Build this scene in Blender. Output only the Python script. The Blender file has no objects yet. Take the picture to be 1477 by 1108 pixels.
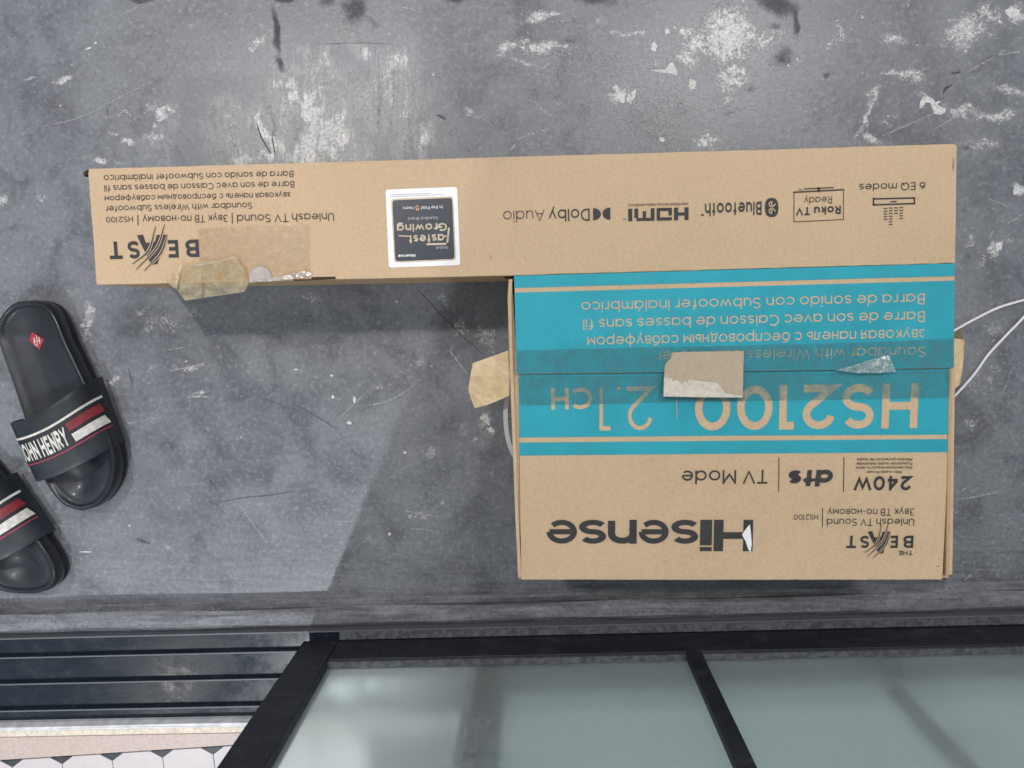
import bpy, bmesh, math, random
import numpy as np
from mathutils import Vector, Matrix, noise as mnoise
random.seed(7)
SC = bpy.context.scene
COL = SC.collection

# ------------------------------------------------------------------ camera
PW, PH, F = 1477.0, 1108.0, 1066.0          # photograph size and focal length in its pixels
CX, CY = PW / 2, PH / 2
NAD = (770.0, 440.0)                         # where the point straight below the lens sits
CAM_H = 1.0
_v0 = Vector(((NAD[0] - CX) / F, -(NAD[1] - CY) / F, -1.0)).normalized()
_xc = (Vector((1, 0, 0)) - _v0 * _v0.x).normalized()
_zc = -_v0
_yc = _zc.cross(_xc)
ROT = Matrix((_xc, _yc, _zc))                # camera -> world
cam_d = bpy.data.cameras.new('camera')
cam_d.sensor_fit = 'HORIZONTAL'
cam_d.sensor_width = 36.0
cam_d.lens = F / PW * 36.0
cam_d.clip_start = 0.01
cam_d.clip_end = 100
cam = bpy.data.objects.new('camera', cam_d)
cam.matrix_world = Matrix.Translation((0, 0, CAM_H)) @ ROT.to_4x4()
COL.objects.link(cam)
SC.camera = cam

# ------------------------------------------------------------------ light
world = bpy.data.worlds.new('World')
SC.world = world
world.use_nodes = True
bg = world.node_tree.nodes['Background']
bg.inputs[0].default_value = (0.84, 0.91, 1.0, 1)
bg.inputs[1].default_value = 0.51

def area_lamp(name, loc, target, size, power, color, shape='DISK', size_y=None):
    d = bpy.data.lights.new(name, 'AREA')
    d.shape = shape
    d.size = size
    if size_y: d.size_y = size_y
    d.energy = power
    d.color = color
    o = bpy.data.objects.new(name, d)
    o.location = loc
    o.rotation_euler = (Vector(target) - Vector(loc)).to_track_quat('-Z', 'Y').to_euler()
    COL.objects.link(o)
    return o

area_lamp('ceiling_lamp', (-1.26, 1.18, 3.4), (0, 0, 0), 0.18, 50, (1.0, 0.955, 0.91))
area_lamp('ceiling_lamp', (1.15, 1.55, 3.4), (0, 0, 0), 0.7, 46, (1.0, 0.965, 0.94))
down = area_lamp('room_lamp', (-0.86, -1.75, 2.45), (-0.80, -1.45, 0), 0.07, 15, (0.92, 0.965, 1.0))
down.data.spread = math.radians(96)
glass_fill = area_lamp('room_lamp', (0.75, -1.25, 2.45), (0.75, -1.0, 0), 0.6, 13, (0.94, 0.98, 1.0))  # added broad fill, brightens the frosted glass from behind
glass_fill.data.spread = math.radians(120)
area_lamp('room_lamp', (-1.62, -1.68, 2.2), (-0.5, -0.5, 0), 0.14, 2.2, (1.0, 0.97, 0.90))

SC.view_settings.view_transform = 'Standard'
SC.view_settings.look = 'None'
SC.view_settings.exposure = 0.0
SC.view_settings.gamma = 1.0
SC.cycles.use_denoising = True
SC.cycles.use_adaptive_sampling = True
SC.cycles.adaptive_threshold = 0.02
SC.cycles.max_bounces = 7
SC.cycles.diffuse_bounces = 3
SC.cycles.glossy_bounces = 3
SC.cycles.transmission_bounces = 6
SC.cycles.transparent_max_bounces = 12

# ------------------------------------------------------------------ helpers
def at(px, py, z=0.0):
    d = ROT @ Vector(((px - CX) / F, -(py - CY) / F, -1.0))
    t = (z - CAM_H) / d.z
    return Vector((d.x * t, d.y * t, z))

def to_px(X, Y, Z):                          # numpy, world -> photograph pixels
    R = np.array(ROT)
    q = np.stack([X, Y, np.full_like(X, Z) - CAM_H], -1) @ R
    return CX + F * q[..., 0] / -q[..., 2], CY - F * q[..., 1] / -q[..., 2]

def tag(o, label=None, cat=None, group=None, kind=None):
    if label: o['label'] = label
    if cat: o['category'] = cat
    if group: o['group'] = group
    if kind: o['kind'] = kind
    return o

def empty(name, loc):
    o = bpy.data.objects.new(name, None)
    o.location = loc
    o.empty_display_size = 0.05
    COL.objects.link(o)
    return o

def root_loc(o):
    p = Vector((0, 0, 0))
    while o is not None:
        p += o.location
        o = o.parent
    return p

def obj(name, verts, faces, mat, parent=None, loc=None, smooth=False):
    """One mesh object from world-space vertices."""
    base = root_loc(parent) if parent else Vector(loc or (0, 0, 0))
    me = bpy.data.meshes.new(name)
    me.from_pydata([tuple(Vector(v) - base) for v in verts], [], [tuple(f) for f in faces])
    bm = bmesh.new(); bm.from_mesh(me)
    bmesh.ops.recalc_face_normals(bm, faces=bm.faces)
    bm.to_mesh(me); bm.free()
    if smooth:
        for p in me.polygons: p.use_smooth = True
    me.update()
    o = bpy.data.objects.new(name, me)
    if mat: me.materials.append(mat)
    if parent: o.parent = parent
    else: o.location = base
    COL.objects.link(o)
    return o

def bevel(o, w, seg=2):
    m = o.modifiers.new('bevel', 'BEVEL')
    m.width = w; m.segments = seg; m.limit_method = 'ANGLE'; m.angle_limit = math.radians(40)
    return o

def prism(poly, z0, z1):
    """poly: list of world (x, y[, ...]); returns verts, faces of a slab."""
    n = len(poly)
    v = [(p[0], p[1], z0) for p in poly] + [(p[0], p[1], z1) for p in poly]
    f = [list(range(n))[::-1], list(range(n, 2 * n))]
    f += [[i, (i + 1) % n, n + (i + 1) % n, n + i] for i in range(n)]
    return v, f

def pxpoly(pts, z):
    return [at(x, y, z) for x, y in pts]

def sheet(name, pts, z, mat, parent, th=0.0003):
    """Thin printed / stuck-on piece: outline in photograph pixels, read at its own height."""
    v, f = prism(pxpoly(pts, z), z - th * 0.5, z + th * 0.5)
    return obj(name, v, f, mat, parent)

def tube_mesh(pts, r, n=8):
    pts = [Vector(p) for p in pts]
    verts, faces = [], []
    for i, p in enumerate(pts):
        t = (pts[min(i + 1, len(pts) - 1)] - pts[max(i - 1, 0)]).normalized()
        a = t.cross(Vector((0, 0, 1)))
        if a.length < 1e-4: a = Vector((1, 0, 0))
        a.normalize(); b = t.cross(a)
        for k in range(n):
            q = 2 * math.pi * k / n
            verts.append(p + (a * math.cos(q) + b * math.sin(q)) * r)
    for i in range(len(pts) - 1):
        for k in range(n):
            faces.append([i * n + k, i * n + (k + 1) % n, (i + 1) * n + (k + 1) % n, (i + 1) * n + k])
    faces.append(list(range(n))); faces.append([(len(pts) - 1) * n + k for k in range(n)])
    return verts, faces

def spline(pts, n=12):
    """Catmull-Rom through points."""
    P = [Vector(p) for p in pts]
    P = [P[0] * 2 - P[1]] + P + [P[-1] * 2 - P[-2]]
    out = []
    for i in range(1, len(P) - 2):
        for k in range(n):
            t = k / n
            a, b, c, d = P[i - 1], P[i], P[i + 1], P[i + 2]
            out.append(0.5 * ((2 * b) + (c - a) * t + (2 * a - 5 * b + 4 * c - d) * t * t + (3 * b - a - 3 * c + d) * t ** 3))
    out.append(P[-2])
    return out

# ------------------------------------------------------------------ materials
class N:
    """Tiny node-graph helper."""
    def __init__(self, name):
        self.m = bpy.data.materials.new(name)
        self.m.use_nodes = True
        self.t = self.m.node_tree
        self.b = self.t.nodes['Principled BSDF']
        self.out = self.t.nodes['Material Output']
    def n(self, kind, **kw):
        x = self.t.nodes.new(kind)
        for k, v in kw.items(): setattr(x, k, v)
        return x
    def l(self, a, b): self.t.links.new(a, b)
    def val(self, sock, v):
        if hasattr(v, 'is_linked') or hasattr(v, 'links'): self.l(v, sock)
        else: sock.default_value = v
    def coord(self, scale=(1, 1, 1), rot=0.0, which='Object', loc=(0, 0, 0)):
        c = self.n('ShaderNodeTexCoord'); mp = self.n('ShaderNodeMapping')
        mp.inputs['Scale'].default_value = scale
        mp.inputs['Rotation'].default_value = (0, 0, rot)
        mp.inputs['Location'].default_value = loc
        self.l(c.outputs[which], mp.inputs[0])
        return mp.outputs[0]
    def noise(self, vec, scale, detail=3, rough=0.55, dist=0.0):
        x = self.n('ShaderNodeTexNoise')
        self.l(vec, x.inputs['Vector'])
        x.inputs['Scale'].default_value = scale
        x.inputs['Detail'].default_value = detail
        x.inputs['Roughness'].default_value = rough
        x.inputs['Distortion'].default_value = dist
        return x.outputs['Fac']
    def math(self, op, a, b=0.0, clamp=False):
        x = self.n('ShaderNodeMath', operation=op); x.use_clamp = clamp
        self.val(x.inputs[0], a); self.val(x.inputs[1], b)
        return x.outputs[0]
    def step(self, v, lo, hi, o0=0.0, o1=1.0):
        x = self.n('ShaderNodeMapRange', interpolation_type='SMOOTHSTEP')
        self.val(x.inputs['Value'], v)
        x.inputs['From Min'].default_value = lo; x.inputs['From Max'].default_value = hi
        x.inputs['To Min'].default_value = o0; x.inputs['To Max'].default_value = o1
        return x.outputs[0]
    def mix(self, f, a, b, blend='MIX'):
        x = self.n('ShaderNodeMix', data_type='RGBA', blend_type=blend)
        self.val(x.inputs[0], f)
        for s, v in ((x.inputs[6], a), (x.inputs[7], b)):
            if isinstance(v, (tuple, list)): s.default_value = (v[0], v[1], v[2], 1)
            else: self.l(v, s)
        return x.outputs[2]
    def bump(self, h, strength, dist=0.001, normal=None):
        x = self.n('ShaderNodeBump')
        x.inputs['Strength'].default_value = strength
        x.inputs['Distance'].default_value = dist
        self.l(h, x.inputs['Height'])
        if normal: self.l(normal, x.inputs['Normal'])
        return x.outputs[0]
    def attr(self, name):
        x = self.n('ShaderNodeAttribute'); x.attribute_name = name
        return x.outputs['Fac']

def simple(name, col, rough=0.5, spec=0.5, metal=0.0, grain=0.0, gscale=300, bump=0.0, coat=0.0):
    s = N(name); b = s.b
    b.inputs['Roughness'].default_value = rough
    b.inputs['Specular IOR Level'].default_value = spec
    b.inputs['Metallic'].default_value = metal
    if coat: b.inputs['Coat Weight'].default_value = coat
    if grain:
        v = s.coord()
        nz = s.noise(v, gscale, 4)
        lo = tuple(c * (1 - grain) for c in col); hi = tuple(min(1, c * (1 + grain)) for c in col)
        s.l(s.mix(s.step(nz, 0.3, 0.7), lo, hi), b.inputs['Base Color'])
        if bump: s.l(s.bump(nz, bump), b.inputs['Normal'])
    else:
        b.inputs['Base Color'].default_value = (*col, 1)
    return s.m

def mat_cardboard(name, col, tint=(1, 1, 1)):
    s = N(name); v = s.coord()
    big = s.noise(v, 5.0, 2)
    mott = s.noise(v, 300, 5, 0.72)
    smudge = s.noise(v, 13, 5, 0.7, 0.8)
    fib = s.noise(s.coord((900, 160, 400), 0.3), 1.0, 3, 0.7)
    spk = s.step(s.noise(v, 620, 2), 0.70, 0.80)
    c = s.mix(s.step(big, 0.3, 0.7), tuple(x * 0.92 for x in col), tuple(x * 1.04 for x in col))
    c = s.mix(s.step(mott, 0.25, 0.75), s.mix(0.28, c, tuple(x * 0.78 for x in col)), s.mix(0.35, c, tuple(min(1, x * 1.35) for x in col)))
    c = s.mix(s.math('MULTIPLY', s.step(fib, 0.35, 0.7), 0.35), c, tuple(x * 1.2 for x in col))
    c = s.mix(s.math('MULTIPLY', spk, 0.18), c, tuple(x * 0.45 for x in col))
    c = s.mix(s.step(smudge, 0.56, 0.80, 0, 0.30), c, tuple(x * 0.74 for x in col))
    c = s.mix(s.step(smudge, 0.42, 0.25, 0, 0.25), c, tuple(min(1, x * 1.15) for x in col))
    s.l(c, s.b.inputs['Base Color'])
    s.b.inputs['Roughness'].default_value = 0.82
    s.b.inputs['Specular IOR Level'].default_value = 0.25
    wave = s.n('ShaderNodeTexWave', wave_type='BANDS', bands_direction='X')
    s.l(s.coord((1, 1, 1), -0.026), wave.inputs['Vector'])
    wave.inputs['Scale'].default_value = 28; wave.inputs['Distortion'].default_value = 0.6
    b1 = s.bump(wave.outputs['Fac'], 0.16, 0.0012)
    b2 = s.bump(s.noise(v, 6, 4, 0.55), 0.8, 0.012, b1)
    s.l(s.bump(mott, 0.12, 0.0006, b2), s.b.inputs['Normal'])
    return s.m

def mat_ink(name, col, show=0.25, kraft=(0.47, 0.33, 0.215), rough=0.6):
    """Flexo ink on board: slightly uneven coverage."""
    s = N(name); v = s.coord()
    f = s.noise(v, 520, 4, 0.8)
    big = s.noise(v, 14, 3)
    c = s.mix(s.step(big, 0.3, 0.7), tuple(x * 0.93 for x in col), tuple(min(1, x * 1.07) for x in col))
    c = s.mix(s.math('MULTIPLY', s.step(f, 0.52, 0.8), show), c, kraft)
    s.l(c, s.b.inputs['Base Color'])
    s.b.inputs['Roughness'].default_value = rough
    s.b.inputs['Specular IOR Level'].default_value = 0.3
    s.l(s.bump(f, 0.1, 0.0005), s.b.inputs['Normal'])
    return s.m

def mat_tape(name, tint, gloss=0.08, opac=0.0, body=(0.5, 0.4, 0.25), rough=0.16, bscale=60, bstr=0.5):
    """Thin adhesive film: see-through, glossy, a little wrinkled."""
    s = N(name); t = s.t
    v = s.coord()
    h1 = s.noise(v, bscale, 3, 0.6, 0.8)
    h2 = s.noise(v, bscale * 6, 2)
    nrm = s.bump(h2, bstr * 0.25, 0.0004, s.bump(h1, bstr, 0.0015))
    tr = s.n('ShaderNodeBsdfTransparent'); tr.inputs[0].default_value = (*tint, 1)
    df = s.n('ShaderNodeBsdfDiffuse'); df.inputs[0].default_value = (*body, 1); s.l(nrm, df.inputs['Normal'])
    tl = s.n('ShaderNodeBsdfTranslucent'); tl.inputs[0].default_value = (*body, 1)
    gl = s.n('ShaderNodeBsdfGlossy'); gl.inputs['Roughness'].default_value = rough; s.l(nrm, gl.inputs['Normal'])
    m0 = s.n('ShaderNodeMixShader'); m0.inputs[0].default_value = 0.3
    s.l(df.outputs[0], m0.inputs[1]); s.l(tl.outputs[0], m0.inputs[2])
    m1 = s.n('ShaderNodeMixShader'); s.val(m1.inputs[0], opac)
    if opac:
        s.l(s.step(s.noise(v, bscale * 1.3, 4, 0.7), 0.3, 0.7, max(0, opac - 0.18), min(1, opac + 0.18)), m1.inputs[0])
    s.l(tr.outputs[0], m1.inputs[1]); s.l(m0.outputs[0], m1.inputs[2])
    m2 = s.n('ShaderNodeMixShader'); m2.inputs[0].default_value = gloss
    s.l(m1.outputs[0], m2.inputs[1]); s.l(gl.outputs[0], m2.inputs[2])
    s.l(m2.outputs[0], s.out.inputs[0])
    return s.m

KRAFT = (0.518, 0.375, 0.242)
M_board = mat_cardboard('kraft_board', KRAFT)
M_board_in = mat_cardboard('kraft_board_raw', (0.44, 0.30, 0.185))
M_teal = mat_ink('teal_ink', (0.022, 0.315, 0.395), 0.14)
M_black = mat_ink('black_ink', (0.040, 0.040, 0.042), 0.16)
M_print = M_board                            # unprinted board showing through the teal
M_clear = mat_tape('clear_tape', (0.915, 0.945, 0.94), 0.03, 0.09, (0.14, 0.38, 0.43), 0.12, 42, 0.6)
M_clear2 = mat_tape('clear_tape_on_board', (0.975, 0.96, 0.925), 0.035, 0.05, (0.62, 0.50, 0.37), 0.28, 120, 0.14)
M_torn = mat_tape('brown_tape', (0.90, 0.80, 0.58), 0.05, 0.88, (0.84, 0.66, 0.41), 0.24, 55, 0.6)
M_yellow = mat_tape('yellowed_tape', (0.97, 0.935, 0.83), 0.05, 0.32, (0.72, 0.63, 0.46), 0.22, 70, 0.4)
M_peel = mat_cardboard('peeled_paper', (0.41, 0.335, 0.245))
M_peel_back = simple('paper_back', (0.55, 0.51, 0.43), 0.7, 0.3, grain=0.12, gscale=140)
M_white = simple('white_label', (0.80, 0.79, 0.80), 0.35, 0.5, grain=0.02, gscale=90)
M_navy = simple('label_navy', (0.030, 0.036, 0.050), 0.35, 0.5, grain=0.1, gscale=200)
M_gold = simple('label_gold', (0.52, 0.42, 0.30), 0.4, 0.5, grain=0.15, gscale=120)
M_orange = simple('label_orange', (0.60, 0.27, 0.12), 0.45)
M_lgrey = simple('label_grey', (0.42, 0.42, 0.44), 0.5)
M_cord = simple('white_plastic', (0.72, 0.73, 0.75), 0.4, 0.5, grain=0.04, gscale=60)
M_strap_plastic = simple('handle_plastic', (0.55, 0.55, 0.56), 0.3, 0.5)
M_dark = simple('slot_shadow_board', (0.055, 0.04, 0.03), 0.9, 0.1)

def mat_floor():
    s = N('worn_painted_concrete'); v = s.coord()
    W, V, D, S, G = s.attr('wear'), s.attr('streak'), s.attr('dark'), s.attr('sill'), s.attr('grain')
    big = s.noise(v, 3.2, 3, 0.6); mid = s.noise(v, 15, 5, 0.68, 0.5); fine = s.noise(v, 150, 4, 0.78)
    c = s.mix(s.step(big, 0.32, 0.68), (0.103, 0.110, 0.124), (0.164, 0.176, 0.195))
    c = s.mix(s.step(mid, 0.40, 0.66, 0.0, 0.55), c, (0.202, 0.213, 0.231))
    c = s.mix(s.step(mid, 0.50, 0.30, 0.0, 0.72), c, (0.078, 0.081, 0.092))
    c = s.mix(s.step(fine, 0.46, 0.26, 0.0, 0.75), c, (0.055, 0.058, 0.066))
    c = s.mix(s.step(fine, 0.50, 0.76, 0.0, 0.75), c, (0.31, 0.325, 0.347))
    # faint hairline scuffs in two directions
    h1 = s.noise(s.coord((8, 210, 1), 0.5), 1.0, 3, 0.6); h2 = s.noise(s.coord((8, 210, 1), -0.9), 1.0, 3, 0.6)
    hm = s.math('MULTIPLY', s.step(s.math('MAXIMUM', h1, h2), 0.66, 0.76), s.step(mid, 0.45, 0.6))
    c = s.mix(s.math('MULTIPLY', hm, 0.25), c, (0.30, 0.31, 0.325))
    # brushed lines along the doorway
    br = s.noise(s.coord((9, 150, 1), -0.036), 1.0, 5, 0.75)
    c = s.mix(s.math('MULTIPLY', S, s.step(br, 0.50, 0.70, 0, 0.6)), c, (0.225, 0.235, 0.252))
    c = s.mix(s.math('MULTIPLY', S, s.step(br, 0.50, 0.34, 0, 0.65)), c, (0.06, 0.063, 0.07))
    # scuffed grain: fine light speckle
    g1 = s.noise(v, 240, 4, 0.8)
    gr = s.math('MULTIPLY', G, s.step(s.noise(v, 360, 4, 0.8), 0.40, 0.70))
    c = s.mix(s.math('MULTIPLY', gr, 0.75), c, (0.38, 0.39, 0.405))
    # white worm-like chips where the paint has lifted
    worm = s.noise(v, 88, 3, 0.62, 1.8)
    ridge = s.step(s.math('ABSOLUTE', s.math('SUBTRACT', worm, 0.5)), 0.040, 0.014)
    n170 = s.noise(v, 165, 5, 0.8, 0.9)
    blot = s.step(s.math('ADD', n170, s.math('MULTIPLY', W, 0.36)), 0.715, 0.81)
    region = s.math('ADD', s.math('MULTIPLY', W, 0.62), s.step(s.noise(v, 8, 3, 0.6), 0.58, 0.76, 0.0, 0.16))
    wm = s.math('MULTIPLY', ridge, s.step(s.math('ADD', s.noise(v, 48, 3, 0.65), region), 0.72, 0.90))
    chips = s.math('MAXIMUM', s.math('MULTIPLY', wm, 0.85), s.math('MULTIPLY', blot, s.step(W, 0.05, 0.4)))
    dots = s.step(s.math('ADD', g1, s.step(mid, 0.45, 0.65, 0, 0.06)), 0.80, 0.84)
    chips = s.math('MAXIMUM', chips, s.math('MULTIPLY', dots, 0.8))
    # scraped streaks running towards the door
    st = s.noise(s.coord((190, 22, 1), 0.10), 1.0, 6, 0.82, 0.5)
    st2 = s.noise(s.coord((1.0, 0.55, 1), 0.12), 46, 6, 0.82, 0.7)
    sv = s.math('ADD', s.math('ADD', s.math('MULTIPLY', st, 0.42), s.math('MULTIPLY', st2, 0.58)), s.math('MULTIPLY', V, 0.30))
    stm = s.math('ADD', s.step(sv, 0.635, 0.75, 0, 0.75), s.step(sv, 0.52, 0.635, 0, 0.22))
    stm = s.math('MULTIPLY', stm, s.step(V, 0.04, 0.30))
    chips = s.math('MAXIMUM', chips, stm, True)
    c = s.mix(s.math('MULTIPLY', chips, 0.88), c, s.mix(s.step(g1, 0.35, 0.62), (0.32, 0.32, 0.315), (0.74, 0.74, 0.71)))
    # soft powdery smears round the worn places
    haze = s.math('MULTIPLY', s.math('MAXIMUM', W, V), s.step(s.noise(v, 34, 5, 0.7, 0.4), 0.38, 0.72))
    c = s.mix(s.math('MULTIPLY', haze, 0.38), c, (0.34, 0.345, 0.35))
    # wet-looking dark stains, with shadow and reflection patches painted in the same colour
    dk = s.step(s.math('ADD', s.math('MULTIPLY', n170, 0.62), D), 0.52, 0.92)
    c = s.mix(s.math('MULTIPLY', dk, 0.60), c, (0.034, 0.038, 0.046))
    pit = s.step(s.math('ADD', worm, s.step(big, 0.4, 0.7, 0, 0.04)), 0.74, 0.80)
    c = s.mix(s.math('MULTIPLY', pit, 0.6), c, (0.04, 0.042, 0.048))
    s.l(c, s.b.inputs['Base Color'])
    r = s.step(mid, 0.3, 0.7, 0.33, 0.44)
    r = s.math('SUBTRACT', r, s.math('MULTIPLY', G, 0.04))
    r = s.math('ADD', r, s.math('MULTIPLY', dk, 0.12))
    s.l(r, s.b.inputs['Roughness'])
    s.l(s.math('SUBTRACT', 0.5, s.math('MULTIPLY', dk, 0.4)), s.b.inputs['Specular IOR Level'])
    n1 = s.bump(fine, 0.35, 0.0009)
    s.l(s.bump(s.math('SUBTRACT', chips, pit), 0.35, 0.0007, n1), s.b.inputs['Normal'])
    return s.m
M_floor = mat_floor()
M_scratch = simple('bare_scratch', (0.27, 0.28, 0.29), 0.6, 0.4, grain=0.55, gscale=320)
M_scratch_dark = simple('dark_scuff', (0.075, 0.08, 0.09), 0.6, 0.3, grain=0.5, gscale=200)
M_paint = simple('white_paint', (0.56, 0.57, 0.555), 0.55, 0.4, grain=0.22, gscale=260)

def mat_rubber(name, col, rough, coat=0.0):
    s = N(name); v = s.coord()
    a = s.noise(v, 22, 3); f = s.noise(v, 700, 3)
    s.l(s.mix(s.step(a, 0.3, 0.7), tuple(x * 0.8 for x in col), tuple(x * 1.25 for x in col)), s.b.inputs['Base Color'])
    s.l(s.step(a, 0.3, 0.7, rough - 0.06, rough + 0.08), s.b.inputs['Roughness'])
    s.b.inputs['Specular IOR Level'].default_value = 0.45
    s.l(s.bump(f, 0.18, 0.0004), s.b.inputs['Normal'])
    s.b.inputs['Coat Weight'].default_value = coat
    s.b.inputs['Coat Roughness'].default_value = 0.14
    return s.m
M_rubber = mat_rubber('navy_rubber', (0.0085, 0.0108, 0.014), 0.32, 0.12)
M_bed = mat_rubber('navy_footbed', (0.0125, 0.0172, 0.0225), 0.38, 0.12)
M_strap = mat_rubber('navy_strap', (0.0155, 0.0215, 0.028), 0.45)
M_band = simple('strap_band_black', (0.010, 0.012, 0.016), 0.55)
M_swhite = simple('strap_print_white', (0.60, 0.58, 0.54), 0.6, grain=0.18, gscale=180)
M_sred = simple('strap_print_red', (0.20, 0.018, 0.028), 0.55, grain=0.2, gscale=180)
M_spink = simple('strap_print_pink', (0.33, 0.035, 0.075), 0.55)
M_logo_red = simple('logo_red', (0.36, 0.022, 0.040), 0.5)

def mat_metal(name, col, rough, dust):
    s = N(name); v = s.coord()
    d = s.noise(v, 34, 5, 0.75); sp = s.step(s.noise(v, 260, 3, 0.6), 0.66, 0.74)
    ln = s.noise(s.coord((6, 260, 60), -0.036), 1.0, 4, 0.7)
    c = s.mix(s.step(d, 0.45, 0.8, 0, dust), col, (0.16, 0.165, 0.18))
    c = s.mix(s.math('MULTIPLY', s.step(ln, 0.5, 0.72), dust * 0.8), c, (0.12, 0.13, 0.15))
    c = s.mix(s.math('MULTIPLY', sp, dust), c, (0.30, 0.31, 0.33))
    s.l(c, s.b.inputs['Base Color'])
    s.l(s.step(d, 0.3, 0.8, rough, rough + 0.22), s.b.inputs['Roughness'])
    s.b.inputs['Specular IOR Level'].default_value = 0.30
    s.l(s.bump(d, 0.05, 0.001), s.b.inputs['Normal'])
    return s.m
M_frame = mat_metal('black_powder_coat', (0.0125, 0.0155, 0.021), 0.42, 0.16)
M_track = mat_metal('dark_track_metal', (0.0105, 0.0160, 0.024), 0.15, 0.08)
M_lip = mat_metal('rubbed_track_edge', (0.11, 0.117, 0.13), 0.40, 0.5)
M_bead = simple('dusty_bead', (0.075, 0.080, 0.088), 0.6, 0.3, grain=0.4, gscale=150, bump=0.2)

def mat_sill():
    s = N('sill_cement'); v = s.coord()
    br = s.noise(s.coord((14, 95, 60), -0.036), 1.0, 5, 0.78)
    mt = s.noise(v, 28, 5, 0.7); f = s.noise(v, 240, 4, 0.7)
    c = s.mix(s.step(br, 0.35, 0.66), (0.08, 0.085, 0.096), (0.165, 0.174, 0.19))
    c = s.mix(s.step(mt, 0.45, 0.75, 0, 0.5), c, (0.23, 0.24, 0.257))
    c = s.mix(s.step(f, 0.48, 0.28, 0, 0.8), c, (0.045, 0.048, 0.056))
    c = s.mix(s.step(f, 0.58, 0.74, 0, 0.6), c, (0.36, 0.37, 0.385))
    c = s.mix(s.step(s.noise(v, 60, 3), 0.66, 0.75, 0, 0.5), c, (0.04, 0.042, 0.05))
    s.l(c, s.b.inputs['Base Color']); s.b.inputs['Roughness'].default_value = 0.6
    s.l(s.bump(f, 0.3, 0.0008, s.bump(mt, 0.3, 0.003)), s.b.inputs['Normal'])
    return s.m
M_sill = mat_sill()

def mat_glass():
    s = N('frosted_glass')
    v = s.coord()
    sm = s.noise(s.coord((7, 7, 30)), 1.0, 4, 0.65, 0.3)
    dust = s.noise(v, 210, 4, 0.75)
    spk = s.step(s.noise(v, 150, 2), 0.74, 0.80)
    rf = s.n('ShaderNodeBsdfRefraction'); rf.inputs['Color'].default_value = (0.95, 1.0, 0.985, 1)
    rf.inputs['IOR'].default_value = 1.10
    s.l(s.step(sm, 0.3, 0.7, 0.40, 0.44), rf.inputs['Roughness'])
    tl = s.n('ShaderNodeBsdfTranslucent')
    s.l(s.mix(s.step(sm, 0.3, 0.7), (0.86, 0.93, 0.925), (0.91, 0.965, 0.96)), tl.inputs[0])
    df = s.n('ShaderNodeBsdfDiffuse'); df.inputs[0].default_value = (0.80, 0.82, 0.82, 1)
    gl = s.n('ShaderNodeBsdfGlossy'); gl.inputs['Roughness'].default_value = 0.20
    a = s.n('ShaderNodeMixShader'); a.inputs[0].default_value = 0.20
    s.l(rf.outputs[0], a.inputs[1]); s.l(tl.outputs[0], a.inputs[2])
    b = s.n('ShaderNodeMixShader')
    s.l(s.math('ADD', s.math('ADD', s.math('MULTIPLY', spk, 0.2), s.step(dust, 0.3, 0.75, 0.01, 0.15)), s.step(sm, 0.35, 0.7, 0.02, 0.06)), b.inputs[0])
    s.l(a.outputs[0], b.inputs[1]); s.l(df.outputs[0], b.inputs[2])
    c = s.n('ShaderNodeMixShader'); c.inputs[0].default_value = 0.06
    s.l(b.outputs[0], c.inputs[1]); s.l(gl.outputs[0], c.inputs[2])
    s.l(c.outputs[0], s.out.inputs[0])
    return s.m
M_glass = mat_glass()
M_strip = simple('white_threshold', (0.60, 0.615, 0.64), 0.4, 0.5, grain=0.15, gscale=70, bump=0.1)
M_grout = simple('cream_grout', (0.56, 0.50, 0.42), 0.8, 0.2, grain=0.15, gscale=200, bump=0.2)
M_border = simple('pink_border_tile', (0.43, 0.35, 0.315), 0.45, 0.4, grain=0.10, gscale=260)
M_octa = simple('white_tile', (0.47, 0.435, 0.44), 0.35, 0.4, grain=0.03, gscale=60)
M_dot = simple('black_tile', (0.03, 0.035, 0.045), 0.35, 0.4, grain=0.2, gscale=90)
M_joint = simple('tile_joint', (0.12, 0.12, 0.13), 0.9, 0.2)

# ------------------------------------------------------------------ the floor
def gauss(X, Y, cx, cy, rx, ry, rot=0.0):
    c, s = math.cos(math.radians(rot)), math.sin(math.radians(rot))
    u = (X - cx) * c + (Y - cy) * s
    v = -(X - cx) * s + (Y - cy) * c
    return np.exp(-((u / rx) ** 2 + (v / ry) ** 2) * 0.9)

TH = math.radians(2.15)                      # the doorway runs at this angle to the picture
UU = Vector((math.cos(TH), math.sin(TH), 0))
VV = Vector((math.sin(TH), -math.cos(TH), 0))          # towards the room inside
ORG = at(440, 905, 0.03); ORG.z = 0
def vof(px, py, z): return (at(px, py, z) - ORG).dot(VV)
def uof(px, py, z): return (at(px, py, z) - ORG).dot(UU)
def uvz(u, v, z): return Vector((ORG.x, ORG.y, 0)) + UU * u + VV * v + Vector((0, 0, z))
V_FLOOR_END = vof(440, 874, 0.0)

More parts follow.
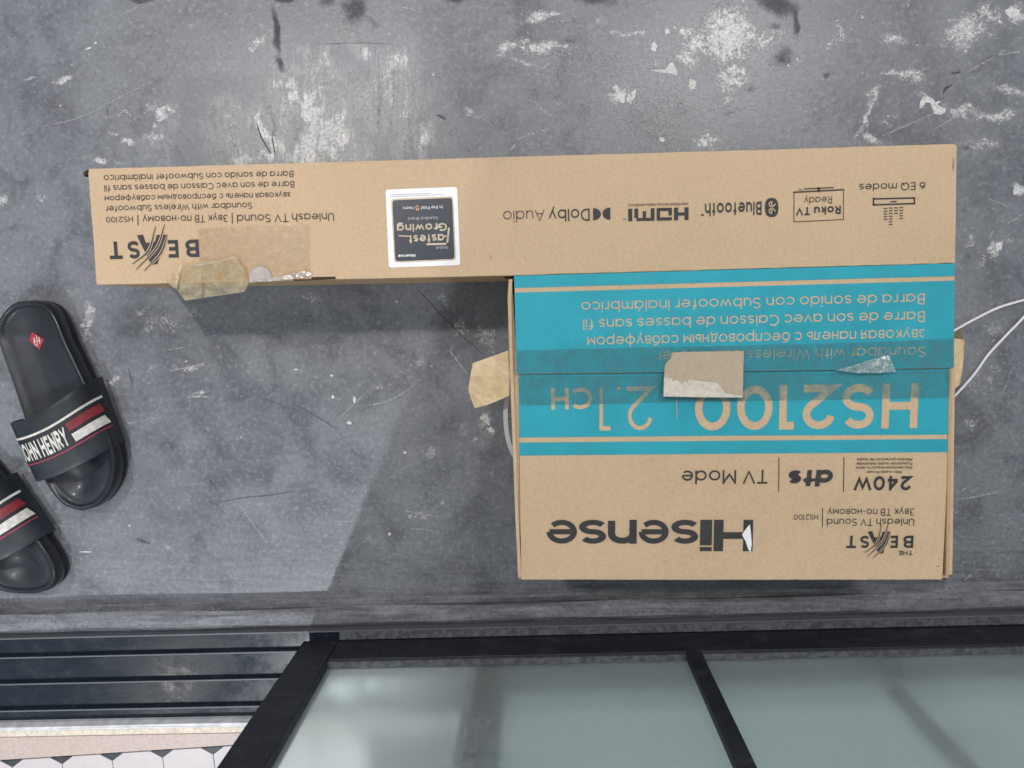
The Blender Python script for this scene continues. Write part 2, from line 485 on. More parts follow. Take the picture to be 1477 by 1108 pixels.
def build_floor():
    x0, x1, nx, ny = -0.95, 0.95, 860, 520
    far = 0.85
    verts, X, Y = [], [], []
    us = np.linspace(uof(440, 905, 0.03) + x0, x1 + 0.35, nx)
    v_near = V_FLOOR_END + 0.02
    vs = np.linspace(v_near, -(far + 0.25), ny)
    U, V = np.meshgrid(us, vs)
    X = ORG.x + UU.x * U + VV.x * V
    Y = ORG.y + UU.y * U + VV.y * V
    px, py = to_px(X, Y, 0.0)
    Z = np.zeros_like(X)
    rng = np.random.default_rng(5)
    def vnoise(step, amp):
        gx = (px + 400) / step; gy = (py + 600) / step
        tab = rng.uniform(-1, 1, (int(gy.max()) + 3, int(gx.max()) + 3))
        i, j = gx.astype(int), gy.astype(int); fx, fy = gx - i, gy - j
        fx = fx * fx * (3 - 2 * fx); fy = fy * fy * (3 - 2 * fy)
        return amp * ((tab[j, i] * (1 - fx) + tab[j, i + 1] * fx) * (1 - fy) + (tab[j + 1, i] * (1 - fx) + tab[j + 1, i + 1] * fx) * fy)
    px0, py0 = px, py
    px, py = px0 + vnoise(34, 13) + vnoise(11, 6), py0 + vnoise(30, 9) + vnoise(10, 5)
    W = np.zeros_like(X); S_ = np.zeros_like(X); D = np.zeros_like(X); SI = np.zeros_like(X); G = np.zeros_like(X)
    for a in [(1058, 55, 46, 46, 20, .95), (1010, 65, 34, 22, 30, .9), (1060, 115, 36, 26, 0, .85), (1100, 55, 26, 26, 0, .7), (1000, 90, 26, 14, 30, .8), (985, 48, 20, 12, 40, .8),
              (900, 48, 30, 8, -8, .8), (885, 45, 10, 6, 0, .8), (897, 132, 14, 15, 20, .95), (945, 100, 8, 12, 0, .8), (998, 122, 8, 10, 0, .8),
              (780, 22, 42, 7, -6, .8), (745, 70, 24, 9, -8, .85), (790, 72, 36, 7, -4, .9), (770, 92, 28, 6, -4, .6), (800, 102, 24, 4, 0, .6),
              (862, 25, 18, 10, 0, .5), (1020, 200, 26, 14, 0, .7), (1050, 148, 22, 8, -20, .7),
              (1290, 58, 22, 9, 10, .75), (1320, 66, 10, 6, 30, .6), (1208, 55, 28, 14, -20, .6), (1245, 22, 14, 20, 0, .5), (1390, 45, 45, 24, -25, .85), (1430, 18, 30, 12, 25, .7),
              (1300, 105, 32, 9, -6, .85), (1262, 135, 14, 12, 0, .8), (1250, 170, 9, 40, 20, .85), (1285, 175, 10, 14, 0, .5), (1262, 205, 14, 8, 0, .9),
              (1330, 140, 18, 8, 30, .7), (1390, 158, 24, 8, 15, .85), (1430, 165, 26, 8, -10, .8), (1450, 128, 28, 8, 5, .75), (1470, 20, 14, 12, 0, .9),
              (1410, 205, 34, 8, 10, .6), (1465, 275, 10, 8, 0, .9), (1440, 352, 12, 12, 0, .85), (1400, 345, 14, 6, -20, .6), (1420, 370, 9, 14, 30, .6),
              (1430, 480, 24, 30, 0, .5), (1410, 545, 18, 20, 0, .6), (1440, 530, 10, 14, 0, .6), (1400, 610, 20, 14, 0, .6), (1460, 590, 20, 20, 0, .4), (1450, 690, 20, 12, 0, .3),
              (122, 460, 12, 30, -8, .80), (145, 425, 18, 6, -15, .7), (108, 425, 22, 12, 0, .45), (228, 470, 26, 22, 10, .62), (215, 440, 12, 10, 0, .6), (285, 455, 14, 10, 0, .55),
              (170, 550, 16, 9, -10, .85), (180, 530, 20, 5, 0, .6), (205, 535, 14, 5, 20, .5), (225, 550, 10, 14, 0, .5), (275, 525, 22, 5, -10, .75), (285, 568, 16, 5, -4, .9), (355, 625, 14, 8, -20, .5),
              (440, 425, 34, 10, 0, .45), (640, 430, 12, 20, -25, .7), (665, 470, 12, 22, -25, .75), (700, 485, 18, 26, -10, .72), (725, 470, 10, 12, 0, .6), (610, 525, 24, 8, 0, .5), (618, 530, 8, 5, 0, .8),
              (700, 600, 14, 30, -15, .85), (722, 620, 20, 8, -10, .7), (665, 620, 22, 16, -30, .65), (690, 640, 26, 8, -20, .6), (555, 565, 16, 5, 10, .6), (545, 605, 22, 6, 10, .5), (610, 655, 22, 12, -35, .6), (720, 690, 20, 8, 30, .6),
              (600, 742, 22, 6, 10, .6), (640, 730, 10, 5, 0, .6), (570, 765, 12, 6, -50, .6), (530, 780, 20, 7, 10, .6), (600, 785, 30, 4, 0, .5), (480, 765, 24, 6, 0, .35), (520, 700, 24, 6, 0, .4),
              (415, 680, 12, 5, 0, .5), (240, 155, 16, 7, -35, .95), (222, 148, 14, 6, -35, .8), (215, 172, 10, 5, -30, .8), (225, 195, 22, 10, -20, .8), (190, 208, 14, 5, 15, .9), (165, 190, 12, 3, 10, .8), (140, 232, 14, 7, 0, .9), (170, 232, 8, 3, 0, .7), (175, 164, 14, 3, -10, .7),
              (85, 115, 22, 4, -10, .85), (47, 118, 9, 4, 0, .8), (110, 95, 14, 4, -10, .5), (82, 153, 6, 3, 0, .9), (8, 292, 10, 10, 0, .85), (60, 290, 14, 8, -10, .6),
              (372, 60, 6, 18, -15, .8), (355, 22, 14, 6, 0, .3), (250, 840, 30, 6, 0, .3), (240, 790, 24, 8, 10, .35), (140, 790, 10, 6, 0, .3),
              (1425, 840, 22, 4, -10, .5), (1385, 735, 12, 10, 0, .3)]:
        W = np.maximum(W, a[5] * gauss(px, py, *a[:5]))
    for a in [(452, 168, 20, 80, 8, .95), (470, 200, 40, 40, 0, .85), (430, 118, 26, 14, -20, .7), (400, 120, 16, 14, 0, .6), (385, 195, 16, 50, -14, .85), (355, 175, 12, 30, -10, .65), (335, 160, 10, 22, -8, .7), (345, 228, 20, 14, -10, .9),
              (375, 228, 18, 16, -20, .85), (478, 85, 14, 18, -20, .65), (518, 78, 16, 14, 0, .75), (555, 118, 22, 48, 4, .72), (572, 90, 12, 24, 0, .7), (548, 178, 14, 26, 0, .45), (500, 225, 40, 16, 0, .6), (430, 222, 50, 14, 0, .75), (612, 205, 12, 30, 0, .85), (590, 200, 10, 40, 0, .4),
              (400, 205, 110, 50, 0, .52), (470, 150, 120, 75, 0, .48), (570, 150, 60, 90, 0, .45), (350, 200, 60, 60, 0, .5), (450, 215, 26, 40, 4, 1.0), (436, 140, 16, 26, -10, .9), (410, 118, 20, 12, -10, .8), (505, 195, 24, 26, -30, .9), (380, 180, 10, 40, -14, .95), (440, 75, 20, 14, 0, .5), (680, 160, 8, 6, 0, .8), (235, 185, 50, 20, -30, .25)]:
        S_ = np.maximum(S_, a[5] * gauss(px, py, *a[:5]))
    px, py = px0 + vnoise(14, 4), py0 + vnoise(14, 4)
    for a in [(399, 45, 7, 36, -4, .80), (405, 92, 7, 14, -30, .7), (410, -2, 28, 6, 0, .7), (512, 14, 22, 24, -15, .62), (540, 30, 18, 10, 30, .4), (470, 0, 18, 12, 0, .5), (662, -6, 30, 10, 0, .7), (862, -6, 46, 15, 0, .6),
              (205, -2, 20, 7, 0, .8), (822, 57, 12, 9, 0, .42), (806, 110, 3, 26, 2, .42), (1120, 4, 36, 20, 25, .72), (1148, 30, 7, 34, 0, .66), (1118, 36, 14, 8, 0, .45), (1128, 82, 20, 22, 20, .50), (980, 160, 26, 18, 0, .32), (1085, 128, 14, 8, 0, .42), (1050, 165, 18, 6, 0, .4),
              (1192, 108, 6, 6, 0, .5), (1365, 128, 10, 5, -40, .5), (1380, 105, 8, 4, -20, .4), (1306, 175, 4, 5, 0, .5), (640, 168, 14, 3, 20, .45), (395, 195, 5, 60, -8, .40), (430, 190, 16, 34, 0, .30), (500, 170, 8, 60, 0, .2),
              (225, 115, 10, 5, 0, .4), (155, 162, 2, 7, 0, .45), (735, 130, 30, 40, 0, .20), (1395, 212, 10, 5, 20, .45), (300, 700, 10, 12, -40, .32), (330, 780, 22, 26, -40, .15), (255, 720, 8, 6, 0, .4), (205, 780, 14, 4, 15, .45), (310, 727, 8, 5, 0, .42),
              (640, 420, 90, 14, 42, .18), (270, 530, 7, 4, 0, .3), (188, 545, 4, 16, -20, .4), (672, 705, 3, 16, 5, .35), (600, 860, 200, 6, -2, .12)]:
        D = np.maximum(D, a[5] * gauss(px, py, *a[:5]))  # stains, plus painted shade at the far edge and a wedge beside the arm
    W = np.clip(W * np.where(py0 > 400, 0.86, 1.12), 0, 1.05)
    dist = (v_near - V)                       # metres from the doorway
    SI = np.clip(1.0 - dist / 0.16, 0, 1) ** 1.2
    for a in [(940, 120, 180, 110, 0, .85), (470, 150, 170, 90, 0, .45), (1090, 60, 90, 90, 0, .6), (560, 60, 120, 60, 0, .3), (1400, 60, 120, 80, 0, .2), (120, 150, 220, 140, 0, .12)]:
        G = np.maximum(G, a[5] * gauss(px, py, *a[:5]))
    n = nx * ny
    idx = np.arange(n).reshape(ny, nx)
    quads = np.stack([idx[:-1, :-1], idx[:-1, 1:], idx[1:, 1:], idx[1:, :-1]], -1).reshape(-1, 4)
    me = bpy.data.meshes.new('floor')
    co = np.stack([X, Y, Z], -1).reshape(-1, 3)
    me.vertices.add(n); me.vertices.foreach_set('co', co.astype(np.float32).reshape(-1))
    nq = len(quads)
    me.loops.add(nq * 4); me.polygons.add(nq)
    me.loops.foreach_set('vertex_index', quads[:, ::-1].astype(np.int32).reshape(-1))
    me.polygons.foreach_set('loop_start', np.arange(0, nq * 4, 4, dtype=np.int32))
    me.update(calc_edges=True)
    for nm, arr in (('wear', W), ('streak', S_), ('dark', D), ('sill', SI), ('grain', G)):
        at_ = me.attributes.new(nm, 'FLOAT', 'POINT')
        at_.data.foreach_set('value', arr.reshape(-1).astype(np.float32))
    me.materials.append(M_floor); me.update()
    if me.polygons[0].normal.z < 0: me.flip_normals()
    o = bpy.data.objects.new('floor', me); COL.objects.link(o)
    tag(o, kind='structure')
    return o
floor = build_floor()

def ribbon(pts, w, z, jit=0.35, n=10):
    """A thin scratch: tapered, ragged strip lying on the floor."""
    P = spline([at(x, y, z) for x, y in pts], n)
    L, R = [], []
    for i, p in enumerate(P):
        t = (P[min(i + 1, len(P) - 1)] - P[max(i - 1, 0)]).normalized()
        nn = Vector((-t.y, t.x, 0))
        k = math.sin(math.pi * (0.06 + 0.88 * i / (len(P) - 1))) ** 0.6
        a = w * 0.5 * k * (1 + random.uniform(-jit, jit)); b = w * 0.5 * k * (1 + random.uniform(-jit, jit))
        L.append(p + nn * a); R.append(p - nn * b)
    return L, R
def scratches(name, lists, mat):
    verts, faces = [], []
    for pts, w in lists:
        L, R = ribbon(pts, w / F, 0.00012 + 0.000012 * (len(verts) % 13))
        o = len(verts); m = len(L)
        verts += L + R
        faces += [[o + i, o + i + 1, o + m + i + 1, o + m + i] for i in range(m - 1)]
    r = obj(name, verts, faces, mat, floor)
    return tag(r, kind='stuff')
LIGHT = [([(47, 184), (110, 171), (165, 145), (218, 117)], 1.5), ([(172, 23), (190, 14), (208, 5)], 1.8), ([(1273, 196), (1310, 180), (1346, 164)], 2.6), ([(1345, 188), (1372, 172), (1398, 158)], 1.6),
         ([(1396, 104), (1415, 93), (1434, 82)], 1.8), ([(1441, 80), (1460, 76), (1477, 75)], 1.8), ([(1440, 79), (1450, 72)], 3), ([(1128, 191), (1165, 184), (1200, 181)], 1.3), ([(1130, 140), (1150, 135), (1170, 130)], 1.6),
         ([(933, 100), (950, 102), (962, 106)], 3.0), ([(1015, 161), (1036, 156), (1054, 152)], 3.0), ([(975, 150), (992, 148)], 2.2), ([(960, 178), (995, 184)], 1.5), ([(1060, 156), (1092, 159)], 1.2),
         ([(770, 146), (783, 159), (797, 168)], 4.0), ([(672, 165), (690, 170), (700, 166)], 3.0), ([(745, 202), (765, 193), (792, 186)], 3.2), ([(737, 216), (745, 206)], 3.5), ([(800, 147), (808, 152)], 3), ([(690, 167), (712, 181)], 1.2),
         ([(755, 78), (790, 78), (820, 71)], 2.2), ([(788, 32), (815, 30), (832, 24)], 1.8), ([(790, 84), (815, 80)], 1.4), ([(720, 115), (760, 108), (800, 102)], 1.0), ([(535, 13), (580, 14), (610, 18)], 1.2), ([(560, 10), (590, 12), (605, 16)], 1.4),
         ([(488, 606), (505, 588), (531, 564)], 1.4), ([(522, 586), (560, 578), (600, 555)], 1.4), ([(648, 505), (662, 524), (677, 544)], 2.6), ([(235, 506), (252, 503), (271, 500)], 1.4), ([(186, 611), (210, 606), (233, 602)], 1.6), ([(245, 535), (270, 530), (296, 523)], 1.6), ([(268, 573), (285, 572), (304, 573)], 3.0),
         ([(345, 728), (362, 752), (384, 782)], 1.3), ([(577, 736), (610, 741), (645, 747)], 1.6), ([(590, 763), (612, 764), (637, 769)], 1.6), ([(560, 690), (580, 676), (600, 668)], 1.2), ([(450, 755), (500, 752), (560, 753)], 0.8),
         ([(1376, 721), (1410, 716), (1447, 708)], 1.8), ([(1383, 712), (1401, 697)], 1.6), ([(1398, 714), (1412, 702)], 1.6), ([(1390, 838), (1402, 828)], 2.2), ([(1418, 284), (1440, 292), (1470, 304)], 1.0), ([(1447, 325), (1462, 318), (1474, 309)], 2.4), ([(1440, 315), (1447, 311)], 1.8),
         ([(1428, 343), (1432, 333)], 4.0), ([(1384, 333), (1420, 325)], 0.9), ([(1440, 575), (1452, 555), (1458, 535)], 1.6), ([(292, 172), (305, 163), (312, 158)], 1.4), ([(185, 177), (205, 165), (225, 155)], 1.5), ([(455, 30), (480, 33)], 1),
         ([(545, 60), (547, 120), (545, 170)], 1.6), ([(567, 75), (568, 130), (562, 200)], 1.3), ([(552, 108), (549, 150), (545, 185)], 2.2), ([(585, 200), (582, 222)], 1.6), ([(608, 148), (604, 180), (600, 225)], 1.2), ([(330, 170), (335, 200), (345, 225)], 1.2), ([(290, 178), (294, 192)], 1.2),
         ([(1243, 108), (1250, 97)], 1.6), ([(1330, 103), (1338, 97)], 1.6), ([(1376, 25), (1395, 12)], 1.2), ([(1400, 40), (1430, 20)], 1.2), ([(1415, 50), (1440, 32)], 1.2), ([(1306, 1), (1312, 10)], 2.2), ([(1231, 30), (1238, 12)], 1.2), ([(580, 866), (620, 870)], 1.5)]
scratches('scratch_marks', LIGHT, M_scratch)
DARK = [([(305, 727), (350, 718), (392, 714), (424, 708)], 2.0), ([(430, 586), (455, 600), (488, 620)], 1.6), ([(600, 415), (650, 468), (700, 515)], 1.8), ([(196, 777), (216, 784)], 3.0), ([(370, 178), (378, 200), (391, 222)], 2.2), ([(392, 195), (397, 225)], 2.0), ([(302, 692), (312, 706)], 3.0),
        ([(630, 166), (644, 172)], 3.0), ([(1360, 136), (1364, 128), (1374, 122)], 3.5), ([(1372, 106), (1386, 104)], 3), ([(155, 156), (155, 168)], 1.4), ([(370, 570), (405, 585), (428, 592)], 0.9), ([(500, 640), (512, 655), (516, 676)], 0.9), ([(455, 64), (520, 62), (570, 64)], 0.8), ([(186, 535), (192, 560)], 1.6)]
scratches('scuff_marks', DARK, M_scratch_dark)

def blob(cx, cy, rx, ry, rot=0, n=16, j=0.35):
    out = []
    c, s = math.cos(math.radians(rot)), math.sin(math.radians(rot))
    for k in range(n):
        a = 2 * math.pi * k / n
        r = 1 + random.uniform(-j, j)
        u, v = rx * r * math.cos(a), ry * r * math.sin(a)
        out.append((cx + u * c - v * s, cy + u * s + v * c))
    return out
def paint_flecks():
    verts, faces = [], []
    P = [[(960, 100), (966, 91), (971, 90), (973, 96), (977, 103), (976, 109), (968, 107), (950, 104), (934, 100.5), (948, 101)],
         [(1327, 147), (1332, 140), (1338, 139), (1345, 142), (1350, 149), (1357, 154), (1364, 157), (1363, 163), (1356, 166), (1347, 164), (1345, 157), (1341, 148), (1335, 148), (1331, 155), (1326, 157)],
         [(1352, 146), (1359, 146), (1352, 150), (1347, 151)],
         blob(889, 128, 4, 7, -30), blob(896, 140, 5, 9, -20), blob(908, 142, 4, 8, 0), blob(914, 136, 3, 8, 10), blob(998, 122, 5, 8, 0), blob(952, 103, 2, 3), blob(943, 100 - 32, 4, 7), blob(962, 45, 4, 4), blob(955, 201, 5, 3, 20),
         blob(480, 573, 2.2, 2.6), blob(511, 576, 2.4, 4), blob(504, 610, 3.4, 2, 20), blob(478, 542, 2.4, 1.6), blob(427, 533, 2.6, 1.2), blob(572, 435, 1.6, 1.6), blob(584, 653, 2, 2), blob(1466, 275, 5, 7), blob(1460, 18, 12, 9, 20), blob(1441, 355, 5, 7, 10), blob(625, 108, 1.4, 1.6), blob(127, 70, 4, 1.4, -20), blob(138, 62, 2, 1.5), blob(1150, 86, 1.5, 3), blob(1137, 95, 2, 2), blob(187, 758, 1.6, 1.4), blob(125, 796, 9, .9), blob(562, 770, 2, 2), blob(700, 604, 9, 5, 50), blob(708, 620, 6, 4, 30)]
    for p in P:
        q = pxpoly(p, 0.0003); o = len(verts)
        v, f = prism(q, 0.0, 0.00035 + 0.00003 * (len(verts) % 17))
        verts += v; faces += [[i + o for i in ff] for ff in f]
    tag(obj('paint_flecks', verts, faces, M_paint, floor), kind='stuff')
paint_flecks()

# ------------------------------------------------------------------ sill, track, room floor
U0, U1 = -1.15, 1.35
def extrude_profile(name, prof, mat, parent=None, nu=2, u0=U0, u1=U1, jit=0.0, smooth=False):
    """prof: open list of (v, z) swept along the doorway, closed underneath."""
    zb = -0.03
    pr = list(prof) + [(prof[-1][0], zb), (prof[0][0], zb)]
    m = len(pr); verts, faces = [], []
    for k in range(nu):
        u = u0 + (u1 - u0) * k / (nu - 1)
        for i, (v, z) in enumerate(pr):
            dz = dv = 0
            if jit and 0 < i < len(prof) - 1:
                dz = jit * mnoise.noise(Vector((u * 9, i * 3.7, 1.3))); dv = jit * 1.5 * mnoise.noise(Vector((u * 7, i * 2.1, 8.3)))
            verts.append(uvz(u, v + dv, z + dz))
    for k in range(nu - 1):
        for i in range(m):
            faces.append([k * m + i, k * m + (i + 1) % m, (k + 1) * m + (i + 1) % m, (k + 1) * m + i])
    faces.append(list(range(m))); faces.append([(nu - 1) * m + i for i in range(m)])
    return obj(name, verts, faces, mat, parent, smooth=smooth)

ZS = 0.032                                   # height of the cement ledge
v_a = vof(440, 866, 0.0); v_b = vof(440, 884, ZS); v_c = vof(440, 903, ZS); v_d = vof(440, 907, 0.02); v_lip = vof(440, 911, 0.034)
sill = extrude_profile('sill', [(v_a - 0.004, -0.002), (v_a + 0.002, 0.003), (v_a + 0.006, 0.010), (v_b - 0.004, ZS - 0.006), (v_b, ZS - 0.0015), (v_b + 0.004, ZS), (v_c - 0.003, ZS), (v_c, ZS - 0.003), (v_d, 0.018), (v_lip + 0.0005, 0.017)],
                       M_sill, nu=180, jit=0.0022)
tag(sill, kind='structure')

ZT = 0.022                                   # track bed, rails stand 14 mm proud
r1, r2, r3 = (vof(300, y, ZT + 0.007) for y in (943, 981.5, 1020.5))
v_te = vof(300, 1039, ZT + 0.010)
track = empty('door_track', uvz(0, v_lip, 0)); tag(track, kind='structure')
extrude_profile('track_bed', [(v_lip + 0.0012, ZT), (v_te, ZT)], M_track, track)
extrude_profile('track_lip', [(v_lip, ZT + 0.001), (v_lip, 0.034), (v_lip + 0.0018, 0.034), (v_lip + 0.0018, ZT + 0.001)], M_lip, track)
for r in (r1, r2, r3):
    extrude_profile('track_rail', [(r - 0.0035, ZT + 0.0005), (r - 0.0022, ZT + 0.005), (r - 0.0012, ZT + 0.007), (r + 0.0012, ZT + 0.007), (r + 0.0022, ZT + 0.005), (r + 0.0030, ZT + 0.0005)], M_track, track)
    extrude_profile('rail_edge', [(r - 0.0013, ZT + 0.0071), (r - 0.001, ZT + 0.0078), (r + 0.0006, ZT + 0.0078), (r + 0.0010, ZT + 0.0071)], M_lip, track)

ZF = 0.034                                   # room floor level
v_ws = vof(300, 1051, ZF + 0.004); v_gr = vof(300, 1058.5, ZF); v_pk = vof(300, 1078, ZF)
strip = extrude_profile('threshold_strip', [(v_te + 0.0003, ZT + 0.006), (v_te + 0.002, ZF + 0.003), (v_te + 0.005, ZF + 0.005), (v_ws - 0.004, ZF + 0.005), (v_ws, ZF + 0.001)], M_strip, nu=90, jit=0.0006)
tag(strip, kind='structure')
roomfloor = empty('room_floor', uvz(0, v_ws, 0)); tag(roomfloor, kind='structure')
extrude_profile('grout_line', [(v_ws - 0.001, ZF - 0.002), (v_ws + 0.002, ZF - 0.0005), (v_gr - 0.0005, ZF - 0.0012)], M_grout, roomfloor, nu=90, jit=0.0006)
# the tiled floor is laid a little askew to the threshold, so its border strip tapers
TA, TB_ = at(0, 1097, ZF), at(300, 1077.6, ZF)
UT = (TB_ - TA).normalized(); VT = Vector((UT.y, -UT.x, 0))
P_T = (at(234.6, 1093, ZF) - at(18, 1107, ZF)).length / 3          # tile pitch
APEX = at(89.5, 1102, ZF)
CUTU = 17.6 * (1 - ZF) / F; CUTV = 12.0 * (1 - ZF) / F
def tpt(u, v): return TA + UT * u + VT * v
ua, ub = (uvz(U0, 0, 0) - TA).dot(UT), (uvz(U1, 0, 0) - TA).dot(UT)
def cross(line_v):                           # where the tile edge meets a line parallel to the threshold
    k = UT.dot(VV); return ((uvz(0, line_v, 0) - TA).dot(VV)) / k
u_end = min(ub, cross(v_gr + 0.004))
v_, f_ = prism([uvz(U0, v_gr, 0), uvz((tpt(u_end, 0) - ORG).dot(UU), v_gr, 0), tpt(u_end, -0.0004), tpt(ua, -0.0004)], ZF - 0.02, ZF)
bevel(obj('border_tile', v_, f_, M_border, roomfloor), 0.0006)
v_, f_ = prism([tpt(ua, 0), tpt(ub, 0), tpt(ub, 1.0), tpt(ua, 1.0)], -0.02, ZF - 0.002)
obj('tile_bed', v_, f_, M_joint, roomfloor)
g = 0.0006
h = P_T / 2 - g
OCT = [(-h + CUTU, g), (h - CUTU, g), (h, CUTV), (h, P_T - CUTV), (h - CUTU, P_T - g), (-h + CUTU, P_T - g), (-h, P_T - CUTV), (-h, CUTV)]
def tile_mesh(name, poly, mat):
    v, f = prism([(p[0] * UT.x + p[1] * VT.x, p[0] * UT.y + p[1] * VT.y) for p in poly], -0.004, 0)
    me = bpy.data.meshes.new(name); me.from_pydata(v, [], f)
    bm = bmesh.new(); bm.from_mesh(me); bmesh.ops.recalc_face_normals(bm, faces=bm.faces); bm.to_mesh(me); bm.free()
    me.materials.append(mat)
    return me
ME_OCT = tile_mesh('octagon_tile', OCT, M_octa)
ku, kv = CUTU - 2 * g, CUTV - 1.3 * g
ME_TRI = tile_mesh('dot_tile', [(-ku, 0.0003), (ku, 0.0003), (0, kv)], M_dot)
ME_DIA = tile_mesh('dot_tile', [(0, -kv), (ku, 0), (0, kv), (-ku, 0)], M_dot)
def put(me, name, u, v, z):
    o = bpy.data.objects.new(name, me); o.parent = roomfloor
    p = tpt(u, v); p.z = z
    o.location = p - root_loc(roomfloor); COL.objects.link(o)
u_ref = (APEX - TA).dot(UT)
for row in range(3):
    for i in range(-8, 22):
        uc = u_ref + (i + 0.5) * P_T
        if not ua + P_T < uc < min(ub, u_end) - P_T: continue
        put(ME_OCT, 'octagon_tile', uc, 0.0006 + row * P_T, ZF - random.uniform(0, 0.0003))
        put(ME_TRI if row == 0 else ME_DIA, 'dot_tile', u_ref + i * P_T, 0.0006 + row * P_T, ZF - 0.0002)

# ------------------------------------------------------------------ sliding doors
def box_uvz(u0, u1, v0, v1, z0, z1):
    p = [uvz(u0, v0, 0), uvz(u1, v0, 0), uvz(u1, v1, 0), uvz(u0, v1, 0)]
    return prism(p, z0, z1)
DOOR_TOP = 2.10
def sliding_door(name, vf, uL, w_st, muntins, uR, z0, label, thick=0.027):
    d = empty(name, uvz(uL, vf, z0)); tag(d, label, 'sliding door')
    vb = vf + thick
    rail_h = 0.052
    bevel(obj('stile', *box_uvz(uL, uL + w_st, vf, vb, z0, DOOR_TOP), M_frame, d), 0.0012)
    bevel(obj('stile', *box_uvz(uR - w_st, uR, vf, vb, z0, DOOR_TOP), M_frame, d), 0.0012)
    bevel(obj('bottom_rail', *box_uvz(uL + w_st, uR - w_st, vf + 0.0015, vb - 0.0005, z0, z0 + rail_h), M_frame, d), 0.001)
    bevel(obj('top_rail', *box_uvz(uL + w_st, uR - w_st, vf + 0.0015, vb - 0.0005, DOOR_TOP - rail_h, DOOR_TOP), M_frame, d), 0.001)
    gv = vf + 0.0125
    obj('glazing_bead', *box_uvz(uL + w_st, uR - w_st, vf + 0.004, gv - 0.0003, z0 + rail_h, z0 + rail_h + 0.004), M_bead, d)
    obj('glass_pane', *box_uvz(uL + w_st - 0.004, uR - w_st + 0.004, gv, gv + 0.005, z0 + rail_h - 0.004, DOOR_TOP - rail_h + 0.004), M_glass, d)
    for um, wm in muntins:
        m = bevel(obj('glazing_bar', *box_uvz(um, um + wm, vf + 0.001, gv - 0.0004, z0 + rail_h + 0.0002, DOOR_TOP - rail_h), M_frame, d), 0.0008)
    return d
Z0 = 0.036
v1 = vof(462, 924, Z0)
uL = uof(437.5, 922, Z0); wst = uof(488, 925, Z0) - uL
zb = Z0 + 0.052
um = uof(989, 938, zb); wm = uof(1011, 937, zb) - um
dist_m = um - uL
front_door = sliding_door('sliding_door', v1, uL, wst, [(um, wm)], uL + dist_m * 2 + wst, Z0, 'black framed sliding door with frosted glass, nearest the box')
obj('bottom_seal', *box_uvz(uL + wst + 0.001, uL + dist_m * 2, v_lip + 0.0025, v1 + 0.001, ZT + 0.001, 0.033), M_bead, front_door)
du = 0.228
sliding_door('sliding_door', v1 + 0.039, uL + du, wst, [(um + du + 0.012, wm)], uL + du + dist_m * 2 + wst, Z0, 'second black sliding door, blurred behind the frosted glass pane')

# ------------------------------------------------------------------ lettering
# A small geometric stroke alphabet (cap height 1): every glyph is (width, strokes); a stroke is a polyline,
# marked 'c' when its ends are cut square and pushed out to the letter's edge, 'r' for bowls that simply end.
def _E(cx, cy, rx, ry, a0=0, a1=360, n=None):
    n = n or max(5, int(abs(a1 - a0) / 15))
    return ('r', [(cx + rx * math.cos(math.radians(a0 + (a1 - a0) * k / n)), cy + ry * math.sin(math.radians(a0 + (a1 - a0) * k / n))) for k in range(n + 1)])
def _L(*p): return ('c', list(p))
def _R(*p): return ('r', list(p))
def _join(*parts):
    out = []
    for p in parts: out += p[1] if isinstance(p, tuple) and isinstance(p[0], str) else [p]
    return ('r', out)
_X = 0.70
_o = _E(.35, .35, .35, .35)
def _bowlB(w, h, m):
    r1 = (h - m) / 2; r2 = m / 2
    return [_L((0, 0), (0, h)), _join((0, h), (w - r1 - .03, h), _E(w - r1 - .03, h - r1, r1, r1, 90, -90), (0, m)), _join((0, m), _E(w - r2, m - r2, r2, r2, 90, -90), (0, 0))]
